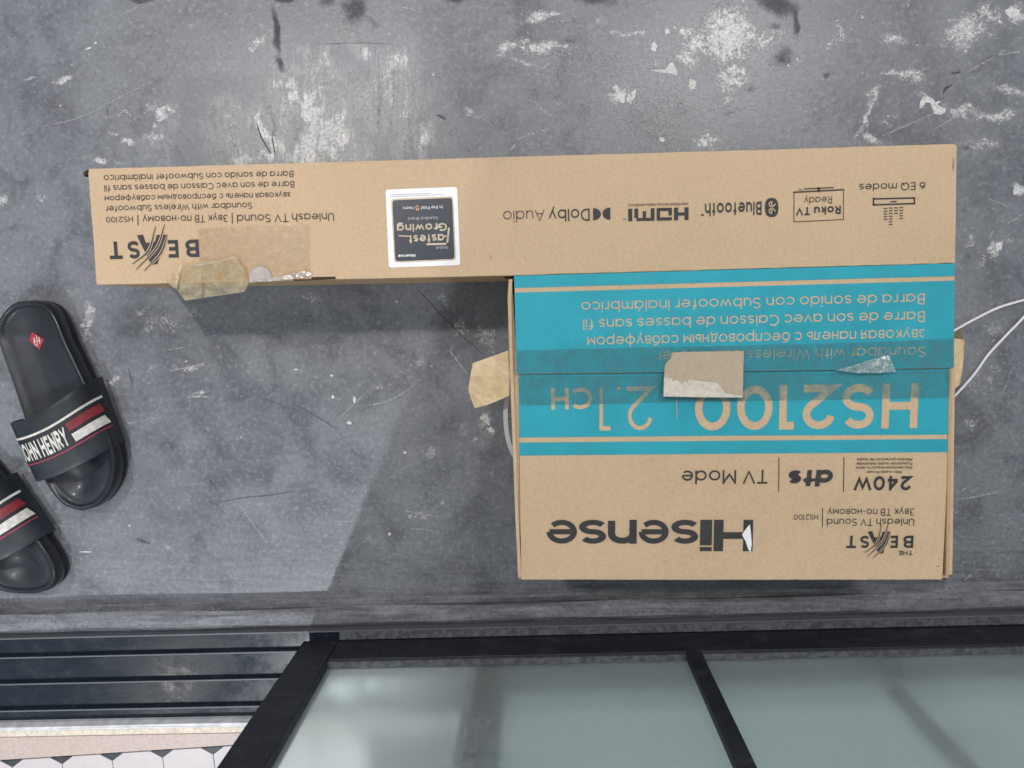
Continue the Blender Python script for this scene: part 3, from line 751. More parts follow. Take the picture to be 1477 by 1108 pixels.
GLY = {
 'o': (.70, [_o]), 'a': (.70, [_o, _L((.70, 0), (.70, .70))]), 'b': (.70, [_o, _L((0, 0), (0, 1))]), 'd': (.70, [_o, _L((.70, 0), (.70, 1))]),
 'p': (.70, [_o, _L((0, -.3), (0, .70))]), 'q': (.70, [_o, _L((.70, -.3), (.70, .70))]), 'g': (.70, [_o, _L((.70, .70), (.70, 0)), _E(.35, -.02, .35, .28, 0, -150)]),
 'c': (.60, [_E(.35, .35, .35, .35, 45, 315)]), 'e': (.70, [_E(.35, .35, .35, .35, 0, 318), _R((0, .35), (.70, .35))]),
 'f': (.32, [_join((.12, -.08), (.12, .76), _E(.34, .76, .22, .24, 180, 92)), _R((-.04, .66), (.34, .66))]),
 'h': (.56, [_L((0, 0), (0, 1)), _join(_E(.28, .42, .28, .28, 180, 0), (.56, -.08))]), 'n': (.56, [_L((0, 0), (0, .70)), _join(_E(.28, .42, .28, .28, 180, 0), (.56, -.08))]),
 'm': (.94, [_L((0, 0), (0, .70)), _join(_E(.235, .465, .235, .235, 180, 0), (.47, -.08)), _join(_E(.705, .465, .235, .235, 180, 0), (.94, -.08))]),
 'r': (.30, [_L((0, 0), (0, .70)), _E(.28, .42, .28, .28, 180, 78)]), 'u': (.56, [_join((0, .78), _E(.28, .28, .28, .28, 180, 360)), _L((.56, 0), (.56, .70))]),
 'i': (.0, [_L((0, 0), (0, .70)), _R((0, .90), (0, 1.06))]), 'l': (.0, [_L((0, 0), (0, 1))]), 't': (.30, [_L((.13, 0), (.13, .94)), _R((-.04, .66), (.34, .66))]),
 's': (.48, [_join(_E(.24, .525, .22, .175, 25, 270), _E(.24, .175, .24, .175, 90, -155))]),
 'v': (.58, [_L((0, .70), (.29, 0), (.58, .70))]), 'w': (.90, [_L((0, .70), (.225, 0), (.45, .70), (.675, 0), (.90, .70))]), 'x': (.5, [_L((0, 0), (.5, .7)), _L((0, .7), (.5, 0))]),
 'y': (.58, [_L((0, .70), (.30, .02)), _L((.58, .70), (.18, -.30))]), 'k': (.50, [_L((0, 0), (0, 1)), _R((.0, .24), (.50, .74)), _R((.16, .40), (.52, -.06))]),
 'A': (.78, [_L((0, 0), (.39, 1), (.78, 0)), _R((.14, .30), (.64, .30))]), 'B': (.56, _bowlB(.56, 1, .53)), 'C': (.78, [_E(.48, .5, .48, .5, 48, 312)]),
 'D': (.74, [_L((0, 0), (0, 1)), _join((0, 1), (.24, 1), _E(.24, .5, .5, .5, 90, -90), (0, 0))]), 'E': (.50, [_L((0, 0), (0, 1)), _R((0, 1), (.56, 1)), _R((0, .5), (.50, .5)), _R((0, 0), (.56, 0))]),
 'F': (.48, [_L((0, 0), (0, 1)), _R((0, 1), (.54, 1)), _R((0, .5), (.46, .5))]), 'G': (.84, [_join(_E(.48, .5, .48, .5, 48, 360), (.5, .5))]),
 'H': (.66, [_L((0, 0), (0, 1)), _L((.66, 0), (.66, 1)), _R((0, .5), (.66, .5))]), 'I': (0, [_L((0, 0), (0, 1))]), 'J': (.4, [_join((.4, 1.06), _E(.2, .22, .2, .22, 360, 190))]),
 'L': (.46, [_L((0, 1), (0, 0)), _R((0, 0), (.52, 0))]), 'M': (.84, [_L((0, 0), (0, 1)), _L((.84, 0), (.84, 1)), _R((0, .97), (.42, .28), (.84, .97))]),
 'N': (.68, [_L((0, 0), (0, 1)), _L((.68, 0), (.68, 1)), _R((0, .97), (.68, .03))]), 'O': (.96, [_E(.48, .5, .48, .5)]), 'P': (.56, [_L((0, 0), (0, 1)), _join((0, 1), (.28, 1), _E(.28, .72, .28, .28, 90, -90), (0, .44))]),
 'Q': (.96, [_E(.48, .5, .48, .5), _L((.58, .30), (.92, -.02))]), 'R': (.58, [_L((0, 0), (0, 1)), _join((0, 1), (.28, 1), _E(.28, .72, .28, .28, 90, -90), (0, .44)), _L((.26, .44), (.56, 0))]),
 'S': (.60, [_join(_E(.30, .755, .27, .245, 25, 270), _E(.30, .255, .30, .255, 90, -155))]), 'T': (.62, [_L((.31, 0), (.31, 1)), _R((-.06, 1), (.68, 1))]),
 'U': (.64, [_join((0, 1.06), (0, .32), _E(.32, .32, .32, .32, 180, 360), (.64, 1.06))]), 'V': (.74, [_L((0, 1), (.37, 0), (.74, 1))]), 'W': (1.12, [_L((0, 1), (.28, 0), (.56, 1), (.84, 0), (1.12, 1))]), 'Y': (.66, [_L((0, 1), (.33, .45), (.66, 1)), _L((.33, .45), (.33, 0))]),
 '0': (.66, [_E(.33, .5, .33, .5)]), '1': (.20, [_R((-.06, 1), (.20, 1)), _L((.20, 0), (.20, 1))]), '2': (.60, [_join(_E(.29, .69, .29, .31, 170, -38), (0.0, 0), (.66, 0))]),
 '4': (.66, [_L((.50, 0), (.50, 1)), _R((.50, .97), (0, .26)), _R((-.03, .24), (.72, .24))]), '5': (.58, [_join((.58, 1), (.10, 1), (.05, .55), _E(.28, .32, .30, .32, 110, -150))]), '6': (.62, [_E(.31, .31, .31, .31), _join(_E(.62, .36, .62, .64, 180, 112))]),
 '.': (.04, [_R((.02, -.06), (.02, .03))]), '-': (.3, [_R((0, .36), (.3, .36))]), '|': (0, [_L((0, -.2), (0, 1.1))]), '\u00ae': (.7, [_E(.35, .6, .35, .35), _R((.25, .45), (.25, .8), (.45, .7), (.3, .6), (.5, .45))]),
}
GLY['\u00e1'] = (.70, GLY['a'][1] + [_R((.30, .86), (.46, 1.06))])
_c = {'\u0437': (.46, [_join(_E(.22, .53, .20, .17, 150, -90), _E(.22, .18, .24, .18, 90, -150))]), '\u0432': (.48, _bowlB(.48, .70, .37)), '\u0443': GLY['y'], '\u043a': (.46, [_L((0, 0), (0, .70)), _R((0, .30), (.46, .74)), _R((.14, .42), (.48, -.06))]),
 '\u043e': GLY['o'], '\u0430': GLY['a'], '\u044f': (.48, [_L((.48, 0), (.48, .70)), _join((.48, .70), (.20, .70), _E(.20, .50, .20, .20, 90, 270), (.48, .30)), _L((.24, .30), (0, 0))]),
 '\u043f': (.52, [_L((0, 0), (0, .70)), _L((.52, 0), (.52, .70)), _R((0, .70), (.52, .70))]), '\u043d': (.52, [_L((0, 0), (0, .70)), _L((.52, 0), (.52, .70)), _R((0, .36), (.52, .36))]), '\u0435': GLY['e'],
 '\u043b': (.54, [_L((.54, 0), (.54, .70)), _R((.54, .70), (.16, .70), (.12, .2), (.0, 0))]), '\u044c': (.46, [_L((0, 0), (0, .70)), _join((0, .42), (.24, .42), _E(.24, .21, .22, .21, 90, -90), (0, 0))]), '\u0441': GLY['c'],
 '\u0431': (.68, [_E(.34, .34, .34, .34), _join(_E(.5, .36, .5, .56, 180, 100), (.64, .98))]), '\u0440': GLY['p'], '\u0434': (.62, [_R((.50, 0), (.50, .70), (.18, .70), (.12, .1)), _R((-.04, 0), (.66, 0)), _L((0, 0), (0, -.16)), _L((.62, 0), (.62, -.16))]),
 '\u044b': (.70, [_L((0, 0), (0, .70)), _join((0, .42), (.24, .42), _E(.24, .21, .22, .21, 90, -90), (0, 0)), _L((.70, 0), (.70, .70))]), '\u043c': (.70, [_L((0, 0), (0, .70)), _L((.70, 0), (.70, .70)), _R((0, .68), (.35, .16), (.70, .68))]),
 '\u0444': (.86, [_E(.43, .35, .43, .33), _L((.43, -.3), (.43, 1))]), '\u0417': (.56, [_join(_E(.26, .76, .25, .24, 150, -90), _E(.26, .26, .30, .26, 90, -150))]), '\u0422': GLY['T'], '\u0412': GLY['B'], '\u041c': GLY['M'],
 '\u0441_': GLY['c'], '\u0438': (.54, [_L((0, 0), (0, .70)), _L((.54, 0), (.54, .70)), _R((0, .06), (.54, .64))]), '\u0449': (.84, [_L((0, 0), (0, .70)), _L((.38, 0), (.38, .70)), _L((.76, 0), (.76, .70)), _R((0, 0), (.84, 0)), _L((.84, 0), (.84, -.16))]), '\u0442': (.5, [_L((.25, 0), (.25, .70)), _R((-.04, .70), (.54, .70))])}
GLY.update(_c)
def _stroke(kind, P, w):
    """Expand a centre line into a strip with mitred joints."""
    P = [Vector((x, y)) for x, y in P]
    Q = [P[0]]
    for p in P[1:]:
        if (p - Q[-1]).length > 1e-5: Q.append(p)
    P = Q
    closed = (P[0] - P[-1]).length < 1e-4
    if closed: P = P[:-1]
    n = len(P)
    if kind == 'c' and not closed:
        P[0] = P[0] + (P[0] - P[1]).normalized() * w / 2; P[-1] = P[-1] + (P[-1] - P[-2]).normalized() * w / 2
    L, R = [], []
    for i in range(n):
        a = P[i] - P[i - 1] if (i > 0 or closed) else P[1] - P[0]
        b = P[(i + 1) % n] - P[i] if (i < n - 1 or closed) else P[-1] - P[-2]
        a, b = a.normalized(), b.normalized()
        t = (a + b); t = t.normalized() if t.length > 1e-3 else a
        nn = Vector((-t.y, t.x)); k = w / 2 / max(0.35, nn.dot(Vector((-a.y, a.x))))
        L.append(P[i] + nn * k); R.append(P[i] - nn * k)
    F_ = [[i, (i + 1) % n, n + (i + 1) % n, n + i] for i in range(n if closed else n - 1)]
    return L + R, F_
def type_mesh(body, weight=0.13, shear=0.0, spacing=1.0):
    """2-D outline mesh (x, y, layer) of a line of type; weight is the pen width against the cap height."""
    V, F_ = [], []; x = 0.0; k = 1 - weight
    gap = (0.155 + 0.25 * max(0, 0.13 - weight)) * spacing
    for ch in body:
        if ch == ' ': x += 0.34 * spacing + 0.5 * max(0, weight - 0.13); continue
        wd, st = GLY[ch]
        lo = min(p[1] for s_ in st for p in s_[1]); hi = max(p[1] for s_ in st for p in s_[1])
        lo = 0 if lo > -0.15 else lo; hi = 1 if .93 < hi < 1.07 and ch not in 'i\u00e1' else (.70 if .67 < hi < .79 and ch not in 'i' else hi)
        for li, (kind, P) in enumerate(st):
            v, f = _stroke(kind, [(px_, weight / 2 + py_ * k) for px_, py_ in P], weight)
            o = len(V)
            y0, y1 = weight / 2 + lo * k - weight / 2, weight / 2 + hi * k + weight / 2
            for q in v:
                y = min(max(q.y, y0), y1)
                V.append((x + weight / 2 + q.x + shear * y, y, li))
            F_ += [[i + o for i in ff] for ff in f]
        x += wd + weight + gap
    return V, F_
LAYER = 0.000018
def frame2d(p0, p1):
    e1 = (p1 - p0); L = e1.length; e1 = e1.normalized(); e2 = Vector((-e1.y, e1.x, 0))
    return e1, e2, L
def text(body, start, end, cap, z, mat, parent, weight=0.13, shear=0.0, spacing=1.0, name='lettering'):
    """Set a line of type whose baseline runs from start to end (photograph pixels, read at height z)."""
    v, f = type_mesh(body, weight, shear, spacing)
    p0, p1 = at(*start, z), at(*end, z)
    e1, e2, L = frame2d(p0, p1)
    x0 = min(a[0] for a in v); x1 = max(a[0] for a in v)
    sx = L / (x1 - x0)
    sy = cap * (1 - z) / F
    return obj(name, [p0 + e1 * ((a - x0) * sx) + e2 * (b * sy) + Vector((0, 0, c * LAYER)) for a, b, c in v], f, mat, parent)
def strokes(name, polys, origin, end, w, h, z, mat, parent):
    """Flat printed shapes given as polygons in a local 0..w, 0..h frame; origin->end is the reading direction."""
    p0, p1 = at(*origin, z), at(*end, z)
    e1, e2, L = frame2d(p0, p1)
    pxm = (1 - z) / F
    verts, faces = [], []
    for p in polys:
        o = len(verts)
        verts += [p0 + e1 * (a / w * L) + e2 * (b * pxm * (L / pxm / w)) for a, b in p]
        faces.append(list(range(o, o + len(p))))
    return obj(name, verts, faces, mat, parent)
def rect(x0, y0, x1, y1): return [(x0, y0), (x1, y0), (x1, y1), (x0, y1)]
def line_px(name, pts, w, z, mat, parent):
    """Polyline of even width in photograph pixels."""
    verts, faces = [], []
    for (a, b) in zip(pts[:-1], pts[1:]):
        dx, dy = b[0] - a[0], b[1] - a[1]; l = math.hypot(dx, dy); nx_, ny_ = -dy / l * w / 2, dx / l * w / 2
        ex, ey = dx / l * w / 2, dy / l * w / 2
        o = len(verts)
        verts += pxpoly([(a[0] - ex + nx_, a[1] - ey + ny_), (b[0] + ex + nx_, b[1] + ey + ny_), (b[0] + ex - nx_, b[1] + ey - ny_), (a[0] - ex - nx_, a[1] - ey - ny_)], z)
        faces.append([o, o + 1, o + 2, o + 3])
    return obj(name, verts, faces, mat, parent)

# ------------------------------------------------------------------ the carton
BH = 0.180                                   # top of the arm and upper flap
TB = 0.0035                                  # board thickness
box = empty('cardboard_box', at(1050, 560, 0.0))
tag(box, 'large L-shaped brown cardboard carton with teal band and upside-down printing', 'cardboard box')
def ragged(pts, seg=14, amp=0.55):
    out = []
    for (x0_, y0_), (x1_, y1_) in zip(pts, pts[1:] + pts[:1]):
        m_ = max(1, int(math.hypot(x1_ - x0_, y1_ - y0_) / seg))
        for k_ in range(m_):
            t_ = k_ / m_
            j_ = amp if 0 < k_ else 0.2
            out.append((x0_ + (x1_ - x0_) * t_ + j_ * (mnoise.noise(Vector((x0_ * .1 + k_ * 1.7, y0_, 2.2))) + random.uniform(-.25, .25)), y0_ + (y1_ - y0_) * t_ + j_ * (mnoise.noise(Vector((x0_, y0_ * .1 + k_ * 1.7, 7.2))) + random.uniform(-.25, .25))))
    return out
def board(name, pts, ztop, mat=None, label=None, th=TB, bv=0.0008):
    pts = ragged(pts)
    v, f = prism(pxpoly(pts, ztop), ztop - th, ztop)
    o = obj(name, v, f, mat or M_board, box)
    bevel(o, bv)
    if label: o['label'] = label
    return o
arm = board('arm_panel', [(128.5, 243.5), (400, 236), (760, 225.5), (1100, 216), (1376, 207.5), (1380.5, 210), (1378, 379.5), (1060, 388.5), (741, 397.6), (620, 400.3), (486, 403), (300, 408), (139, 411), (134, 340), (127, 250)], BH, label='long plain kraft panel with printed logos')
upper = board('upper_flap', [(741.5, 398.2), (1377.6, 380.1), (1376.5, 450), (1375.8, 530.5), (1210, 533.5), (1000, 536.5), (745.5, 539.5)], BH - 0.0002, label='teal flap folded down over the lower one')
LH = BH - 0.0052
lower = board('lower_flap', [(746, 530), (1372, 522), (1369, 640), (1359.5, 836.3), (1050, 836.8), (751.5, 836.4), (749.2, 660)], LH, label='lower flap half teal, half kraft')

# side walls, floor to lid, slightly splayed where the carton has been opened
def wall(name, top, bottom, zt, mat=None, zbot=0.004, th=0.0035, rows=6, bulge=0.0):
    """Sheet of board between a polyline along the top (pixels at zt) and one at the bottom (pixels at zbot)."""
    T = [at(x, y, zt) for x, y in top]; B = [at(x, y, zbot) for x, y in bottom]
    n = len(T); verts, faces = [], []
    d = (T[-1] - T[0]); nrm = Vector((d.y, -d.x, 0)).normalized()
    for side in (0, 1):
        for r in range(rows + 1):
            t = r / rows
            for i in range(n):
                verts.append(B[i].lerp(T[i], t) + nrm * (bulge * math.sin(math.pi * t) - side * th))
    s_ = (rows + 1) * n
    for r in range(rows):
        for i in range(n - 1):
            a = r * n + i
            faces.append([a, a + 1, a + n + 1, a + n]); faces.append([s_ + a, s_ + a + n, s_ + a + n + 1, s_ + a + 1])
    for r in range(rows):
        for i in (0, n - 1):
            a = r * n + i; faces.append([a, a + n, s_ + a + n, s_ + a])
    for i in range(n - 1):
        for r in (0, rows):
            a = r * n + i; faces.append([a, a + 1, s_ + a + 1, s_ + a])
    return obj(name, verts, faces, mat or M_board_in, box)
def under(p, z1=0.0, zt=BH):                 # pixel on the floor straight below a pixel at lid height
    w = at(*p, zt)
    x, y = to_px(np.array([w.x]), np.array([w.y]), z1)
    return float(x[0]), float(y[0])
WZ = BH - TB - 0.0006
def vwall(name, a, b, out=(0, 0), **k):
    n = 7
    top = [(a[0] + (b[0] - a[0]) * i / (n - 1), a[1] + (b[1] - a[1]) * i / (n - 1)) for i in range(n)]
    bot = [under((x + out[0] + (out[2] if len(out) > 2 else 0) * i / (n - 1), y + out[1]), 0.004, WZ) for i, (x, y) in enumerate(top)]
    return wall(name, top, bot, k.pop('zt', WZ), **k)
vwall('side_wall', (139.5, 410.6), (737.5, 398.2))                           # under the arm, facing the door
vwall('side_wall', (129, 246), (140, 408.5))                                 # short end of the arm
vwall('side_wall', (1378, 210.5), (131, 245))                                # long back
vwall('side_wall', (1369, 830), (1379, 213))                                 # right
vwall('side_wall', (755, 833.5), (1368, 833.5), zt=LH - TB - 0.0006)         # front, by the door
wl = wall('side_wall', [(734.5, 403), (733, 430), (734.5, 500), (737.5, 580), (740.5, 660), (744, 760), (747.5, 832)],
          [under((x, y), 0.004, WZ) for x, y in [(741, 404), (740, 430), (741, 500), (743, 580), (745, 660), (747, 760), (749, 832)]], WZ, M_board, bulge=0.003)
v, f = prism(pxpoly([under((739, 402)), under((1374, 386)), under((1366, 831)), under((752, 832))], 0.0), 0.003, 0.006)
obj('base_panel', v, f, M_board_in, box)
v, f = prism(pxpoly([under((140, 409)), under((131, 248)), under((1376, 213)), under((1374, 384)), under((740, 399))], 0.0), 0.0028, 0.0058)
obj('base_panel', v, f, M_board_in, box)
# folded edges that show past the lid; dark sheets paint the shade of gaps
sheet('edge_strip', [(733.5, 403), (738.6, 402.5), (742.3, 470), (746.2, 545), (748.0, 600), (750.2, 760), (751.0, 833), (748, 834), (743, 740), (736.5, 565), (732, 430)], LH - 0.004, M_board, box, 0.003)
sheet('edge_strip', [(1360, 540), (1376.5, 535), (1374.5, 680), (1372.5, 828), (1362.5, 829), (1364, 700)], LH - 0.0045, M_board, box, 0.003)
sheet('edge_strip', [(1356, 800), (1365.5, 800), (1366.5, 824), (1362.5, 834.5), (1356, 834)], LH - 0.012, M_dark, box, 0.003)  # dark sheet standing for shade in the corner notch
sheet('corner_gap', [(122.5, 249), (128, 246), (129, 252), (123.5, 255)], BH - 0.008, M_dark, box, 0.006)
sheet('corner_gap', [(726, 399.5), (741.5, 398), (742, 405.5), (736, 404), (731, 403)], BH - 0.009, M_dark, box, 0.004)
sheet('tongue_slot', [(422, 403), (449, 402.5), (449.5, 399.8), (484, 399), (484, 402.6), (452, 404.4), (424, 405.6)], BH + 0.0002, M_dark, box, 0.0003)

# rubbed marks on the board
M_rub = mat_ink('rubbed_board', (0.30, 0.215, 0.135), 0.7, KRAFT)
sheet('scuff_mark', blob(1375.2, 237, 1.2, 9, 2, 14, .4), BH + 0.00025, M_rub, arm, 0.0001)
sheet('scuff_mark', blob(1353, 817, 3.2, 1.0, -4, 12, .5), LH + 0.00025, M_rub, lower, 0.0001)
sheet('scuff_mark', blob(757, 373, .9, .9), BH + 0.00025, M_rub, arm, 0.0001)
sheet('scuff_mark', blob(708, 372, .7, 3.5), BH + 0.00025, M_rub, arm, 0.0001)
sheet('scuff_mark', blob(1112, 373, .9, .8), BH + 0.00025, M_rub, arm, 0.0001)
# printed bands
zi = BH + 0.00012; zl = LH + 0.0003
sheet('teal_band', [(741.5, 398), (1377.5, 380), (1377, 398.3), (742, 415.5)], zi, M_teal, upper)
sheet('teal_band', [(742.1, 422.3), (1376.8, 404.8), (1375.8, 530.2), (1210, 533.2), (1000, 536.2), (745.3, 539.2)], zi, M_teal, upper)
sheet('teal_band', [(747.8, 541), (1370.8, 532), (1368.6, 627), (1060, 628.5), (748.9, 631.2)], zl, M_teal, lower)
sheet('teal_band', [(749, 638.6), (1060, 635.8), (1368.3, 633.3), (1367.6, 652.2), (1060, 654.5), (749.3, 657.2)], zl, M_teal, lower)

zt = BH + 0.0005; ztl = LH + 0.0007
# left end of the arm
text('Barra de sonido con Subwoofer inalámbrico', (422.8, 246.4), (149.3, 252.8), 9.0, zt, M_black, arm, 0.12)
text('Barre de son avec Caisson de basses sans fil', (424.2, 261.3), (150, 267.4), 9.0, zt, M_black, arm, 0.12)
text('звуковая панель с беспроводным сабвуфером', (418.7, 277), (150.6, 282.8), 8.6, zt, M_black, arm, 0.12)
text('Soundbar with Wireless Subwoofer', (363.2, 292), (152, 297.2), 9.0, zt, M_black, arm, 0.12)
text('Unleash TV Sound', (481.6, 307), (341.5, 310), 11.6, zt, M_black, arm, 0.12)
text('Звук ТВ по-новому', (328, 309.8), (205.3, 311.6), 10.4, zt, M_black, arm, 0.12)
text('HS2100', (191.2, 312.2), (152.5, 313.2), 8.0, zt, M_black, arm, 0.12)
line_px('divider', [(334.8, 308), (335, 322)], 1.3, zt, M_black, arm)
line_px('divider', [(198.6, 311), (199, 325)], 1.3, zt, M_black, arm)

def beast(ox, oy, s, z, parent, slope=-0.026):
    """Heavy capitals with a clawed A, upside down: ox, oy is the top right corner of the B in the picture."""
    def q(x, y): return (ox - x * s, oy + (y + x * -slope * 0) * s + x * s * -slope)
    def put_text(ch, x0, x1, cap=1.0): text(ch, q(x0, 0), q(x1, 0), 25.0 * s * cap, z, M_black, parent, 0.20)
    put_text('B', 0, 19.5); put_text('E', 30, 44.5); put_text('S', 86, 103); put_text('T', 111, 129.5)
    A = [q(46, -8), q(60, -8), q(63, 2), q(76, 3), q(80, -9), q(89, -8), q(68, 35), q(59, 34)]
    sheet('lettering', A, z, M_black, parent, 0.0001)
    k = 0
    for (a, b, c) in [((62, -20), (72, 14), (95, 33)), ((49, -23), (60, 10), (90, 41)), ((45, -8), (54, 18), (78, 43))]:
        P = spline([Vector((*a, 0)), Vector((*b, 0)), Vector((*c, 0))], 8)
        for w, m, dz in ((4.6, M_board, 0.0001), (2.4, M_black, 0.0002)):
            L, R = [], []
            for i, p in enumerate(P):
                t = (P[min(i + 1, len(P) - 1)] - P[max(i - 1, 0)]).normalized()
                ww = w * (0.35 + 0.65 * math.sin(math.pi * (0.04 + 0.92 * i / (len(P) - 1)))) / 2
                L.append(q(p.x - t.y * ww, p.y + t.x * ww)); R.append(q(p.x + t.y * ww, p.y - t.x * ww))
            verts = pxpoly(L + R, z + dz); m_ = len(L)
            obj('claw_mark', verts, [[i, i + 1, m_ + i + 1, m_ + i] for i in range(m_ - 1)], m, parent)
beast(286.2, 345.4, 1.0, zt, arm)

# logos on the arm
text('Dolby', (850.4, 300.8), (791.4, 302.6), 17.0, zt, M_black, arm, 0.135)
text('Audio', (785.3, 302.8), (725.6, 304.6), 16.2, zt, M_black, arm, 0.085)
def half_disc(x0, x1, ytop, ybot, flat_left):
    n = 14; cy = (ytop + ybot) / 2; ry = (ybot - ytop) / 2; out = []
    for k in range(n + 1):
        a = -math.pi / 2 + math.pi * k / n
        if flat_left: out.append((x0 + (x1 - x0) * math.cos(a), cy + ry * math.sin(a)))
        else: out.append((x1 - (x1 - x0) * math.cos(a), cy + ry * math.sin(a)))
    return out
sheet('logo_mark', half_disc(855.4, 866.8, 300.2, 318, True), zt, M_black, arm, 0.0001)
sheet('logo_mark', half_disc(869.0, 880.4, 299.4, 317.2, False), zt, M_black, arm, 0.0001)
H = [rect(0, 0, 6, 18), rect(6, 7, 15, 11.5), rect(15, 0, 21, 18),
     rect(24, 0, 29, 11), rect(24, 13.5, 46, 18), rect(41, 0, 46, 13.5), rect(29, 0, 41, 4.5),
     rect(49, 0, 54.5, 18), rect(54.5, 13.5, 75, 18), rect(61, 4, 66, 13.5), rect(72.5, 0, 78, 13.5), rect(81, 0, 87, 18)]
strokes('logo_mark', H, (993.3, 299.0), (906, 301.2), 87, 18, zt, M_black, arm)
text('HIGH-DEFINITION MULTIMEDIA INTERFACE', (992.5, 292.3), (906, 294.3), 3.4, zt, M_black, arm, 0.15)
text('TM', (903.6, 314.2), (899, 314.4), 2.8, zt, M_black, arm, 0.12)
text('Bluetooth', (1098.7, 290.6), (1016.8, 293.2), 18.6, zt, M_black, arm, 0.18)
text('®', (1015.6, 307.5), (1010.8, 307.7), 4.2, zt, M_black, arm, 0.12)
n = 28
oval = []
for k in range(n):
    a = 2 * math.pi * k / n; ca, sa = math.cos(a), math.sin(a)
    oval.append((1113 + 9.8 * math.copysign(abs(ca) ** 0.75, ca), 299.4 + 13.8 * math.copysign(abs(sa) ** 0.8, sa)))
sheet('logo_mark', oval, zt, M_black, arm, 0.0001)
line_px('logo_rune', [(1118.2, 294.6), (1108.2, 304.4), (1112.9, 309.0), (1113.1, 289.6), (1108.3, 294.6), (1118.0, 304.2)], 1.6, zt + 0.0002, M_board, arm)
line_px('logo_frame', [(1145.2, 320.2), (1145.2, 277.6), (1216.8, 273.8), (1216.7, 316.7), (1145.2, 320.2)], 1.1, zt, M_black, arm)
line_px('logo_frame', [(1145.2, 277.4), (1216.8, 273.6)], 2.0, zt + 0.0001, M_black, arm)
line_px('logo_frame', [(1160.5, 272.6), (1202, 270.6)], 1.6, zt, M_black, arm)
line_px('logo_frame', [(1181, 275.5), (1181, 272)], 3.6, zt, M_black, arm)
text('Roku TV', (1212.9, 296.8), (1148, 299.4), 11.4, zt, M_black, arm, 0.22)
text('Ready', (1200.2, 282.9), (1159.6, 284.8), 9.9, zt, M_black, arm, 0.115)
text('TM', (1158, 272), (1152, 272.3), 3, zt, M_black, arm, 0.12)
text('6 EQ modes', (1335, 262.4), (1239.4, 265.2), 10.6, zt, M_black, arm, 0.125)
line_px('icon', [(1260, 287), (1319, 285.6), (1319, 293.6), (1260, 295.6), (1260, 286.4)], 2.2, zt, M_black, arm)
line_px('icon', [(1285.5, 291), (1292.5, 290.8)], 1.8, zt, M_black, arm)
for cx_, y0_, cnt in ((1277.2, 300.8, 5), (1284.7, 300.2, 7), (1292.4, 299.9, 3), (1299.9, 299.5, 5)):
    for i in range(cnt):
        line_px('icon', [(cx_ - 1.9, y0_ + i * 3.95), (cx_ + 1.9, y0_ + i * 3.95)], 1.5, zt, M_black, arm)

# on the teal flap: letters left unprinted
zk = BH + 0.0005
text('Barra de sonido con Subwoofer inalámbrico', (1334, 423.2), (838.7, 435.5), 15.6, zk, M_print, upper, 0.115)
text('Barre de son avec Caisson de basses sans fil', (1334, 448.8), (841, 461), 15.4, zk, M_print, upper, 0.115)
text('звуковая панель с беспроводным сабвуфером', (1334, 474.6), (847, 486), 15.8, zk, M_print, upper, 0.115)
text('Soundbar with Wireless Subwoofer', (1335.5, 499.8), (947, 507), 15.4, zk, M_print, upper, 0.115)
# on the lower flap
zkl = LH + 0.0008
text('HS2100', (1325.5, 552.6), (1002.6, 557.2), 65, zkl, M_print, lower, 0.175)
line_px('divider', [(976, 556), (976.4, 602)], 0.9, zkl, M_print, lower)
text('2.1', (945.7, 557.2), (864.4, 558.2), 64, zkl, M_print, lower, 0.1)
text('CH', (854, 559), (794.6, 560), 31.5, zkl, M_print, lower, 0.185)
text('TV Mode', (1107.5, 677.6), (983.2, 678.8), 20.8, ztl, M_black, lower, 0.13)
line_px('divider', [(1123.6, 661), (1123.2, 709)], 1.2, ztl, M_black, lower)
line_px('divider', [(1217.4, 660.5), (1216.8, 709)], 1.2, ztl, M_black, lower)
text('dts', (1201.8, 677.2), (1137.6, 678.6), 25, ztl, M_black, lower, 0.27, 0.10, 0.75)
line_px('lettering', [(1181, 692.2), (1161, 692.6)], 4.4, ztl + 0.0001, M_black, lower)
text('240W', (1318.3, 686.6), (1231.8, 686.8), 21.4, ztl, M_black, lower, 0.21)
text('Max Audio Power', (1300.6, 678.8), (1250, 679), 4.4, ztl, M_black, lower, 0.15)
text('Максимальная мощность звука', (1316, 672.6), (1234.8, 672.9), 4.4, ztl, M_black, lower, 0.15)
text('Puissance audio maximale', (1316, 666.8), (1235.6, 667.1), 4.4, ztl, M_black, lower, 0.15)
text('Máximo potencia de audio', (1316, 660.8), (1236, 661.1), 4.4, ztl, M_black, lower, 0.15)
text('Unleash TV Sound', (1319, 748), (1192.8, 748.2), 11, ztl, M_black, lower, 0.12)
text('Звук ТВ по-новому', (1319, 733.6), (1193.6, 733.8), 10.8, ztl, M_black, lower, 0.12)
line_px('divider', [(1186.6, 733.4), (1186.2, 760)], 1.2, ztl, M_black, lower)
text('HS2100', (1180.2, 742), (1145.3, 742.2), 8, ztl, M_black, lower, 0.12)
text('THE', (1316.6, 794.4), (1296.4, 794.5), 6.8, ztl, M_black, lower, 0.19, 0, 1.2)
beast(1317.9, 772.6, 0.745, ztl, lower, -0.004)
